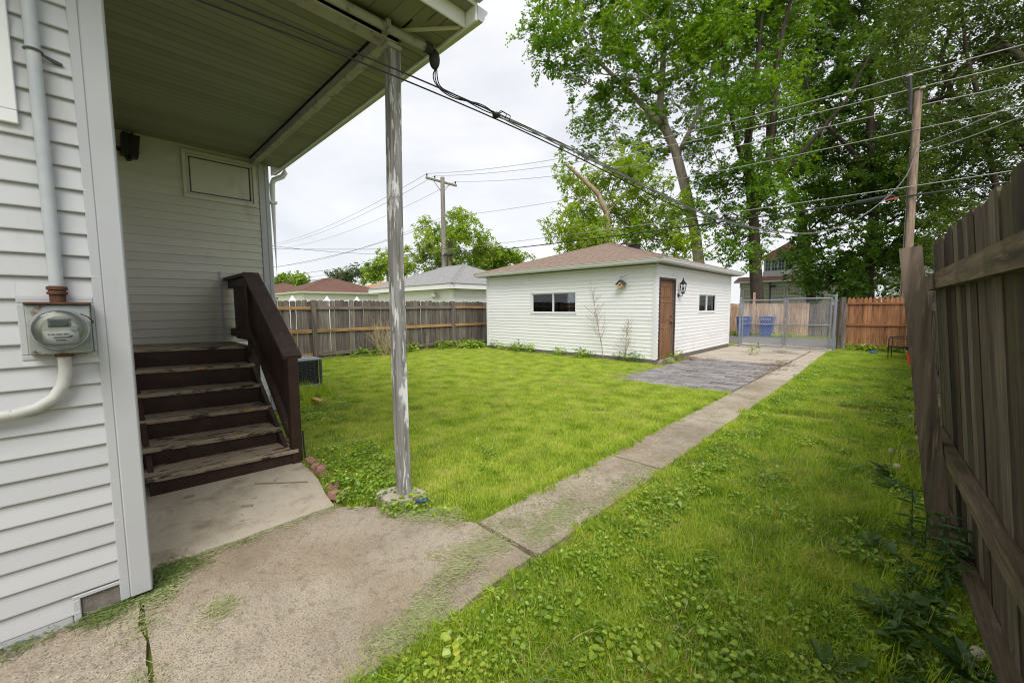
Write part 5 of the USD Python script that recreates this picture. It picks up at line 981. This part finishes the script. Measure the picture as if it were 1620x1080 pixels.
tree('maple_tree', 'leafy tree with thick dark trunk across the alley beside the gate',
  [(-6.1, 27.2, -0.1), (-6.1, 27.2, 1.9), (-6.3, 27.3, 3.8), (-6.5, 27.4, 6.4), (-6.8, 27.3, 8.6), (-7.0, 27.4, 10.9), (-6.9, 27.8, 13.5), (-6.8, 28.2, 16.1), (-6.8, 28.5, 18.7)], [0.39, 0.34, 0.32, 0.26, 0.22, 0.21, 0.17, 0.13, 0.09],
  [(-6.9, 25.1, 13.2, 2.2), (-6.9, 30.7, 17.2, 2.8), (-7.6, 25.7, 10.9, 1.8), (-6.5, 26.6, 8.4, 2.2), (-7.7, 28.3, 6.3, 1.8), (-5.7, 28.7, 7.5, 1.7), (-5.5, 28.8, 11.9, 2.2), (-8.8, 26.9, 8.6, 1.5), (-6.0, 25.1, 4.4, 0.8), (-7.1, 29.5, 19.6, 2.9), (-5.9, 29.0, 21.2, 3.3), (-7.7, 25.2, 16.2, 1.9), (-6.9, 27.6, 4.6, 1.0), (-5.5, 31.1, 9.9, 1.8), (-7.5, 24.7, 4.9, 0.9), (-8.9, 25.8, 6.7, 1.1)],
  TL['maple'], BARK['dark'], .17, .85, limbs=[([(-6.5, 27.3, 6.6), (-6.1, 27.9, 8.9), (-5.9, 28.2, 11.8), (-5.9, 28.3, 14.7), (-5.7, 28.6, 17.5), (-5.2, 29.2, 20.3)], [0.24, 0.21, 0.18, 0.15, 0.12, 0.09]), ([(-6.3, 27.6, 7.5), (-5.3, 28.4, 9.1), (-4.0, 29.4, 11.1), (-2.9, 30.3, 12.8), (-2.0, 31.1, 15.3)], [0.15, 0.12, 0.10, 0.07, 0.05]), ([(-6.8, 27.3, 8.6), (-7.6, 27.3, 11.3), (-8.2, 27.3, 14.1), (-8.7, 27.6, 17.3)], [0.14, 0.11, 0.08, 0.05])])
tree('broken_tree', 'lower tree with a pale broken limb directly behind the garage roof peak',
  [(-12.1, 20.7, -0.1), (-12.1, 20.7, 4.5), (-12.3, 20.8, 5.8), (-12.4, 20.7, 6.8), (-12.8, 20.4, 7.9), (-13.4, 20.0, 8.6), (-14.0, 19.5, 9.3), (-14.2, 19.3, 9.5)], [0.23, 0.20, 0.18, 0.16, 0.14, 0.13, 0.09, 0.05],
  [(-13.9, 18.5, 8.9, 0.8), (-14.2, 20.5, 8.6, 0.9), (-13.4, 21.0, 7.4, 1.3), (-13.6, 18.1, 6.1, 0.9), (-13.9, 20.8, 5.8, 1.4), (-12.0, 22.1, 8.3, 1.4), (-11.6, 22.3, 6.2, 1.6), (-10.8, 23.8, 5.8, 1.4), (-11.8, 21.3, 9.6, 1.0), (-11.7, 23.1, 9.5, 1.3), (-15.6, 19.5, 6.0, 0.6), (-11.5, 19.3, 5.0, 1.2), (-10.3, 24.6, 7.3, 1.3), (-9.1, 23.1, 5.1, 1.1), (-13.8, 19.1, 5.0, 0.8), (-10.0, 21.3, 7.7, 1.2), (-13.2, 21.3, 9.1, 0.9)],
  TL['spring'], BARK['pale'], .14, 1.2, .42)
tree('dense_tree', 'dense tree with layered lower boughs above the orange picket fence',
  [(-1.6, 36.1, -0.1), (-1.6, 36.1, 1.7), (-1.7, 36.2, 3.2), (-1.6, 36.5, 5.3), (-1.6, 36.8, 7.9), (-1.9, 37.0, 10.8), (-2.1, 37.0, 13.4), (-2.2, 37.3, 16.4), (-2.0, 37.8, 19.3)], [0.46, 0.40, 0.36, 0.32, 0.28, 0.23, 0.21, 0.17, 0.13],
  [(-4.2, 32.6, 6.0, 1.7), (-3.1, 38.2, 8.4, 2.5), (-0.9, 35.5, 5.2, 2.0), (-3.5, 35.0, 3.9, 1.8), (-2.6, 34.6, 3.0, 1.2), (-1.2, 38.3, 9.3, 2.6), (0.6, 36.6, 6.7, 2.0), (-4.2, 32.0, 8.7, 1.8), (-2.4, 38.6, 13.3, 2.9), (-4.3, 36.8, 13.1, 2.5), (-3.4, 36.6, 17.0, 3.2), (-5.5, 37.8, 20.9, 2.8), (-0.4, 36.3, 12.7, 2.4), (-2.2, 40.5, 21.9, 3.6), (-0.0, 35.5, 4.7, 1.4), (-5.0, 38.2, 17.3, 2.3), (-3.9, 37.5, 24.6, 3.9), (-0.2, 38.5, 3.7, 1.2), (-1.4, 40.0, 3.4, 1.2), (-5.2, 35.2, 5.1, 1.3), (-0.4, 41.4, 17.7, 2.5), (-4.0, 30.7, 4.4, 1.4), (-3.5, 33.5, 3.0, 1.2), (-2.3, 32.7, 4.8, 1.9), (0.3, 35.9, 3.5, 1.4), (0.3, 36.7, 9.1, 2.2), (-3.6, 38.0, 10.6, 2.5), (-0.6, 35.3, 10.5, 2.0), (-2.4, 33.9, 2.5, 0.9), (-0.7, 37.1, 2.8, 1.0), (0.7, 41.3, 5.1, 1.8)],
  TL['dense'], BARK['dark'], .19, .92, limbs=[([(-1.7, 36.9, 9.2), (-2.8, 35.8, 11.6), (-4.1, 34.4, 13.2), (-5.0, 33.4, 15.1), (-5.6, 32.8, 17.5)], [0.17, 0.14, 0.11, 0.08, 0.05]), ([(-2.1, 36.9, 12.5), (-1.2, 37.6, 14.9), (-0.4, 38.2, 16.8), (0.1, 38.4, 19.5)], [0.13, 0.10, 0.08, 0.05]), ([(-1.7, 36.7, 7.5), (-2.8, 34.7, 7.7), (-3.9, 32.7, 7.0), (-4.7, 30.8, 5.5)], [0.12, 0.09, 0.07, 0.04]), ([(-1.7, 36.6, 6.2), (-0.4, 37.2, 7.3), (0.4, 37.4, 7.6)], [0.10, 0.07, 0.04])])
tree('locust_tree', 'dark fine leaved tree filling the upper right behind the leaning fence',
  [(3.8, 30.2, -0.1), (3.8, 30.2, 1.7), (3.4, 30.1, 4.4), (3.0, 30.0, 6.8), (2.5, 29.8, 9.2), (2.1, 29.6, 11.3), (1.6, 29.5, 13.4), (1.3, 29.4, 15.8)], [0.20, 0.16, 0.14, 0.12, 0.11, 0.09, 0.07, 0.05],
  [(1.2, 31.4, 12.6, 2.3), (2.3, 31.4, 14.5, 2.6), (2.9, 28.8, 9.6, 2.0), (1.5, 29.0, 8.7, 1.7), (2.7, 30.9, 7.0, 1.9), (0.5, 25.9, 12.9, 1.6), (3.7, 32.4, 13.2, 2.5), (1.4, 28.9, 16.3, 2.6), (0.9, 28.5, 6.9, 1.2), (3.6, 31.6, 7.9, 1.7), (0.1, 28.5, 10.1, 1.1), (4.3, 31.6, 9.2, 1.8), (-0.2, 28.2, 15.3, 1.8), (1.4, 26.6, 4.5, 1.1), (3.5, 31.4, 15.4, 2.4), (0.4, 25.6, 7.3, 1.2), (1.5, 28.3, 5.6, 1.3), (2.4, 29.8, 8.4, 1.7), (3.5, 32.4, 10.6, 1.9), (-0.2, 26.9, 12.0, 1.8), (1.4, 26.3, 9.3, 1.6), (2.4, 30.1, 11.7, 1.8), (-0.5, 25.8, 13.8, 1.4), (3.5, 31.7, 6.1, 1.3)],
  TL['locust'], BARK['dark'], .13, .92, limbs=[([(4.0, 29.8, 8.2), (3.0, 29.9, 10.1), (2.1, 29.9, 10.5), (1.3, 30.0, 11.7), (0.2, 29.8, 11.6), (-0.6, 29.8, 10.7)], [0.22, 0.19, 0.15, 0.12, 0.08, 0.05]), ([(3.8, 30.0, 11.9), (2.9, 30.3, 13.4), (1.9, 30.4, 13.2), (1.1, 30.6, 12.6), (0.6, 31.0, 11.0)], [0.20, 0.16, 0.12, 0.09, 0.05]), ([(2.2, 30.4, 10.6), (1.8, 30.4, 8.4), (1.0, 30.2, 7.6), (0.1, 30.0, 6.4)], [0.10, 0.08, 0.06, 0.04]), ([(1.3, 30.3, 11.8), (0.8, 30.1, 13.7), (1.2, 30.7, 15.6), (1.8, 31.5, 17.5)], [0.11, 0.09, 0.07, 0.05])])
tree('background_tree', 'thin leaved tree between the two big trees, far behind the alley',
  [(-5.2, 42.5, -0.1), (-6.4, 41.6, 9.2), (-8.7, 40.6, 15.0), (-8.9, 40.9, 19.2), (-8.9, 41.3, 23.0), (-8.7, 42.0, 27.2)], [0.37, 0.32, 0.27, 0.24, 0.19, 0.13],
  [(-8.3, 40.9, 23.5, 3.7), (-7.1, 41.5, 19.3, 3.1), (-6.4, 46.9, 16.6, 2.9), (-6.8, 42.9, 27.7, 4.2), (-9.2, 38.9, 17.1, 2.1)],
  TL['locust'], BARK['dark'], .16, .7, .7)
tree('spring_tree', 'bright yellow green tree behind the left utility pole',
  [(-39.0, 29.8, -0.1), (-39.0, 29.8, 5.7), (-39.1, 30.0, 8.0), (-39.1, 30.2, 9.8), (-39.1, 30.4, 11.7)], [0.35, 0.30, 0.26, 0.19, 0.11],
  [(-39.9, 27.7, 9.3, 1.9), (-39.8, 29.4, 10.6, 1.8), (-35.5, 29.3, 10.0, 1.8), (-42.0, 27.7, 8.0, 1.8), (-42.4, 31.3, 8.4, 2.4), (-37.7, 32.1, 8.4, 2.3), (-37.6, 34.1, 8.6, 1.7), (-44.8, 29.1, 6.8, 1.5), (-40.7, 31.9, 6.3, 2.0), (-41.5, 30.1, 6.3, 2.0), (-40.3, 32.8, 12.6, 1.2), (-43.7, 29.4, 11.9, 1.0), (-37.6, 29.2, 12.0, 1.0), (-36.8, 32.3, 10.2, 1.2)],
  TL['spring'], BARK['grey'], .22, 1.0, .6)
tree('spring_tree', 'low yellow green tree left of the white garage eave',
  [(-39.5, 39.2, -0.1), (-39.5, 39.2, 6.3), (-39.6, 39.3, 8.0), (-39.6, 39.4, 9.3)], [0.30, 0.26, 0.22, 0.13],
  [(-39.5, 37.4, 8.3, 1.5), (-37.8, 38.1, 8.4, 1.4), (-38.8, 41.0, 8.5, 1.2), (-38.7, 37.8, 7.0, 1.5), (-42.2, 38.1, 7.3, 1.6), (-38.5, 41.3, 7.7, 0.9)],
  TL['spring'], BARK['grey'], .24, 1.5, .6)
tree('spring_tree', 'round light green tree left of the porch post',
  [(-55.2, 30.8, -0.1), (-55.2, 30.8, 5.4), (-55.3, 31.0, 6.8), (-55.2, 31.2, 8.3)], [0.33, 0.28, 0.24, 0.14],
  [(-52.8, 28.1, 6.9, 1.6), (-54.2, 31.4, 7.7, 1.7), (-54.8, 30.2, 8.4, 1.1), (-59.2, 29.9, 6.6, 1.4), (-50.7, 29.8, 6.0, 1.2), (-50.8, 30.9, 7.0, 1.1)],
  TL['spring'], BARK['grey'], .26, 1.6, .6)
tree('grey_green_tree', 'small grey green tree above the brown garage roof',
  [(-62.0, 27.1, -0.1), (-62.0, 27.1, 5.6), (-62.0, 27.3, 6.6), (-61.9, 27.5, 7.5)], [0.28, 0.24, 0.20, 0.15],
  [(-62.9, 26.6, 6.8, 1.0), (-60.8, 27.2, 7.5, 1.1), (-62.5, 29.1, 7.0, 1.0), (-60.4, 26.4, 6.0, 1.0)],
  TL['blue'], BARK['grey'], .26, 1.6, .6)
tree('far_tree', 'small far trees at the left beside the house corner trim',
  [(-77.3, 23.5, -0.1), (-77.3, 23.5, 5.1), (-77.4, 23.5, 6.0), (-77.3, 23.6, 6.8)], [0.32, 0.28, 0.22, 0.17],
  [(-74.2, 21.9, 6.2, 1.2), (-82.3, 25.7, 7.1, 1.2), (-74.4, 22.4, 5.7, 1.1), (-71.1, 24.1, 6.4, 0.9), (-73.3, 24.0, 6.0, 0.9), (-72.9, 25.4, 6.3, 0.9)],
  TL['spring'], BARK['grey'], .28, 1.6, .6)

# ================================================================ UTILITY POLES AND WIRES
pl = Thing('utility_pole', 'grey wooden utility pole with crossarm beyond the grey roofed garage', 'utility pole', (-24.2, 18, 0))
pl.part('pole', tube([(-24.2, 18, -.1), (-24.2, 18, 10.75)], [.20, .15], 12), POLEG, smooth=50)
pl.part('crossarm', cbox(-24.42, -24.30, 16.7, 19.4, 10.42, 10.56, .01), POLEG)
for yy in (17.3, 18.75): pl.part('brace', tube([(-24.33, yy, 10.42), (-24.28, 18, 9.7)], .025, 5), METAL)
for yy in (16.78, 17.45, 19.3): pl.part('insulator', lathe([(.02, 0), (.02, .08), (.06, .09), (.05, .14), (.06, .16), (.04, .22), (0, .22)], (-24.36, yy, 10.56), 'z', 8), RUBB)
pl.part('cable_box', cat(tube([(-23.9, 17.85, 5.25), (-23.2, 17.85, 5.15)], .10, 8)), RUBB)
pr = Thing('utility_pole', 'brown wooden utility pole rising behind the leaning fence post', 'utility pole', (.10, 18, 0))
pr.part('pole', tube([(.11, 18.05, -.1), (.05, 18.05, 7.95)], [.14, .095], 12), POLEW, smooth=50)
pr.part('top_bracket', cat(tube([(-.10, 18.0, 7.3), (-.12, 18.0, 8.0), (-.17, 18.0, 8.45)], [.05, .055, .06], 6)), RUBB)
for x_, y_, z_ in ((-.17, 18, 8.45), (.14, 18.0, 7.98)): pr.part('insulator', lathe([(.03, 0), (.07, .01), (.06, .05), (.07, .07), (0, .09)], (x_, y_, z_), 'z', 8), CLOTH)
pr.part('ground_rod', tube([(.02, 17.90, .2), (-.03, 17.92, 6.9)], .012, 5), BLKM)
def span(a, b, sag, n=24):
    a, b = np.array(a, float), np.array(b, float); t = np.linspace(0, 1, n)[:, None]; return a+(b-a)*t-np.array([0, 0, 1.0])*sag*4*t*(1-t)
def wire(name, label, pts, r, mt, parent=None): return single(name, cat(*[tube(p, r, 5, False) for p in (pts if isinstance(pts, list) else [pts])]), mt, label, 'wire')
ends = [((-24.36, 16.78, 10.78), (-.17, 18.0, 8.52)), ((-24.36, 17.45, 10.78), (.14, 18, 8.05)), ((-24.36, 19.3, 10.78), (.03, 18.12, 7.55))]
nm = ['topmost', 'second', 'third']
for i, (a, b) in enumerate(ends):
    wire('power_line', f'bare power line, {nm[i]} of the three strung between the two utility poles', [span(a, b, .62), span(b, (34, b[1]+.3*i, b[2]+2.0), .9), span(a, (-62, a[1], 10.0), .8)], .014, WIREG)
wire('guy_strand', 'grey strand under the power lines from pole to pole', [span((-24.2, 17.85, 7.9), (-.0, 17.95, 6.8), .28), span((.0, 17.95, 6.8), (34, 18, 8.3), .5), span((-24.2, 17.85, 7.9), (-62, 18, 7.3), .7)], .012, WIREG)
wire('cable_bundle', 'thick black cable bundle crossing low between the poles above the garage', [span((-24.2, 17.85, 5.2), (.0, 17.9, 4.8), .12), span((.0, 17.9, 4.8), (34, 17.9, 5.6), .25), span((-24.2, 17.85, 5.2), (-62, 18, 4.9), .3)], .028, RUBB)
wire('support_strand', 'thin grey strand just above the black cable bundle', [span((-24.2, 17.85, 5.6), (.0, 17.9, 5.08), .10), span((.0, 17.9, 5.08), (34, 17.9, 6.0), .2), span((-24.2, 17.85, 5.6), (-62, 18, 5.3), .3)], .013, WIREG)
single('splice_case', tube([(-1.5, 17.9, 4.80), (-1.27, 17.9, 4.82), (-1.24, 17.9, 4.82), (-.46, 17.9, 4.87), (-.43, 17.9, 4.87), (-.3, 17.9, 4.87)], [.03, .035, .065, .065, .035, .03], 8), RUBB, 'black splice case on the cable bundle left of the brown pole', 'cable splice')
single('cable_marker', tube([(-.50, 17.87, 4.75), (-.22, 17.87, 4.79)], .018, 6), plain('orange_marker', (.62, .10, .02), .5), 'small orange marker under the splice case', 'cable marker')
# service drop from the brown pole to the house: three twisted strands
SV = np.array([(.10, 18.0, 6.15), (-.0, 17.31, 5.52), (-.2, 15.9, 4.75), (-.43, 14.44, 4.15), (-.65, 12.9, 3.62), (-.87, 11.47, 3.19), (-1.03, 10.3, 2.92), (-1.19, 9.32, 2.74), (-1.51, 7.2, 2.55), (-1.76, 5.54, 2.52), (-2.01, 3.84, 2.67), (-2.14, 2.95, 2.77), (-2.26, 2.19, 2.84), (-2.38, 1.39, 2.89), (-2.45, .9, 2.91), (-2.51, .49, 2.92), (-2.56, .1, 2.93)])
from scipy.interpolate import CubicSpline
tt = np.r_[0, np.cumsum(np.linalg.norm(np.diff(SV, axis=0), axis=1))]; cs = CubicSpline(tt, SV); tl = tt[12]
def strand(ph, t0, t1, amp, n=110, pitch=1.1): t_ = np.linspace(t0, t1, n); return cs(t_)+amp*np.stack([np.cos(t_/pitch*6.283+ph), 0*t_, np.sin(t_/pitch*6.283+ph)], 1)
wire('service_drop', 'twisted service drop sagging from the brown pole to the porch', [strand(0, 0, tl, .009), strand(2.1, 0, tl, .009), strand(4.2, 0, tl, .012)], .0048, plain('service_wire', (.16, .155, .15), .5))
wire('house_cable', 'pair of black cables running past the porch post along the eave', [np.array([cs(t_)+[0, 0, .015] for t_ in np.linspace(tl-5.5, tt[-1], 40)]), np.array([cs(t_)+[-.02, 0, -.028-.012*math.sin(t_)] for t_ in np.linspace(tl-5.5, tt[-1], 40)])], .0052, RUBB)
K0 = cs(tl)
wire('drip_loop', 'black loops hanging from the weatherhead to the service drop', [CubicSpline([0, 1, 2, 3, 4], np.array([(-2.425+o*.01, 1.765, 3.06), (-2.44+o*.02, 1.80, 2.965-o*.01), (-2.39, 1.90, 2.915+o*.012), (-2.32+.01*o, 2.05, 2.885-.018*o), tuple(K0+[0, 0, .01*o])]))(np.linspace(0, 4, 26)) for o in (-1, 0, 1.2)], .0042, RUBB)
single('cable_clamp', cat(sphere(K0, .020, 1, (1.6, 1.6, 1)), *[tube(K0+np.array([[.0, 0, 0], [.02, .05*k, .035], [.05, .10*k, .01], [.02, .12*k, -.012]]), .004, 5) for k in (1, .6)]), RUBB, 'black clamp knot where the loops join the service drop', 'cable clamp')
wire('side_drop', 'pale cable curving from the brown pole toward the right', [span((.12, 17.95, 6.3), (4.2, 6.0, 5.3), .35), span((.12, 17.95, 6.1), (4.1, 6.0, 5.1), .5), np.array([(.12, 17.93, 6.25), (.03, 17.9, 5.8), (.0, 17.4, 5.55)])], .012, WIREG)
for i, (lb, a, b, s) in enumerate([('long thin line from the house corner to the grey pole, upper of the left lines', (-31, 8.2, 5.7), (-24.2, 17.8, 5.3), .25), ('level thin line left of the porch post', (-31, 8.2, 5.42), (-22.0, 16.9, 5.36), .02), ('thin line rising to the grey pole from the left', (-31, 8.0, 3.5), (-24.2, 17.8, 5.9), .28), ('lowest thin line left of the porch post', (-31, 8, 3.1), (-24.2, 17.8, 4.5), .2), ('steep line climbing right toward the grey pole crossarm', (-31, 8.1, 4.1), (-24.2, 17.9, 7.7), .4)]):
    wire('street_wire', lb, span(a, b, s), .012, RUBB)

# ================================================================ FAR HOUSE ACROSS THE ALLEY
fh = Thing('far_house', 'two storey house with brown roofs and many paned windows across the alley', 'house', (-8, 47, 0))
FY = 45.0
fh.part('wall', box(-11.6, -2.0, FY, 55, 0, 3.9), HSID); fh.part('upper_wall', box(-9.9, -6.35, FY+1.2, 55, 3.9, 6.1), HTRIM)
fh.part('lower_roof', cat(cprism([(0, 3.75), (1.6, 4.25), (1.6, 4.33), (0, 3.84)], (-12.1, FY-.35, 0), (0, 1, 0), UZ, (1, 0, 0), 10.4)), SHIN['red']); fh.part('gutter', box(-12.1, -1.7, FY-.45, FY-.35, 3.66, 3.82), HTRIM)
hip_roof(fh, -9.9, -6.35, FY+1.2, FY+5.0, 6.05, 7.75, SHIN['red'], .35, 10); fh.part('eave', box(-10.2, -6.05, FY+.9, FY+5.2, 5.95, 6.045), HTRIM)

fh.part('band', box(-9.95, -6.3, FY+1.1, FY+1.199, 4.25, 4.75), HTRIM); fh.part('band', box(-11.65, -1.95, FY-.06, FY-.001, 3.2, 3.66), HSID)
for k in range(7):
    xa = -11.35+k*1.22; wdw = fh.part('window', cat(*[box(*a) for a in ((xa, xa+1.08, FY-.07, FY-.001, 3.02, 3.14), (xa, xa+1.08, FY-.07, FY-.001, .9, 1.0), (xa, xa+.09, FY-.07, FY-.001, 1.001, 3.019), (xa+.99, xa+1.08, FY-.07, FY-.001, 1.001, 3.019), (xa+.091, xa+.989, FY-.065, FY-.001, 2.28, 2.36))]), HTRIM)
    fh.part('pane', box(xa+.09, xa+.99, FY-.03, FY-.002, 1.0, 3.02), CURT, wdw); fh.part('muntin', cat(*[box(xa+.09+.9*q/4-.015, xa+.09+.9*q/4+.015, FY-.05, FY-.031, 2.361, 3.018) for q in (1, 2, 3)], box(xa+.09, xa+.99, FY-.048, FY-.0312, 2.68, 2.71)), HTRIM, wdw)
DKG = plain('far_glass_dark', (.05, .06, .08), .15)
for k in range(6):
    xa = -9.8+k*.56; blue = k < 4; y_ = FY+1.2; wdw = fh.part('window', cat(*[box(*a) for a in ((xa, xa+.52, y_-.08, y_-.001, 5.85, 5.93), (xa, xa+.52, y_-.08, y_-.001, 4.76, 4.84), (xa, xa+.05, y_-.08, y_-.001, 4.841, 5.849), (xa+.47, xa+.52, y_-.08, y_-.001, 4.841, 5.849))]), HTRIM)
    fh.part('pane', box(xa+.05, xa+.47, y_-.03, y_-.002, 4.84, 5.85), DKG if blue else CURT, wdw); fh.part('muntin', cat(box(xa+.245, xa+.275, y_-.05, y_-.031, 4.842, 5.848), *[box(xa+.05, xa+.47, y_-.048, y_-.0312, 4.84+1.0*q/3-.015, 4.84+1.0*q/3+.015) for q in (1, 2)]), HBLUE if blue else HTRIM, wdw)
fh.part('drain_pipe', tube([(-9.05, FY-.1, 3.6), (-9.05, FY-.1, .3)], .07, 6), DARKG); fh.part('wall_light', box(-9.0, -8.6, FY-.3, FY-.1, 3.2, 3.35), BLKM)
f2 = Thing('pale_house', 'pale house glimpsed under the trees behind the orange fence', 'house', (2, 48, 0)); f2.part('wall', box(-.8, 9, 46, 56, 0, 3.6), HTRIM); f2.part('roof', cprism([(-1.3, 3.6), (9.5, 3.6), (6, 6.5), (2, 6.5)], (0, 45.7, 0), (1, 0, 0), UZ, (0, 1, 0), 11), SHIN['grey']); f2.part('window', box(.9, 2.0, 45.93, 45.999, 1.2, 2.8), DKG)
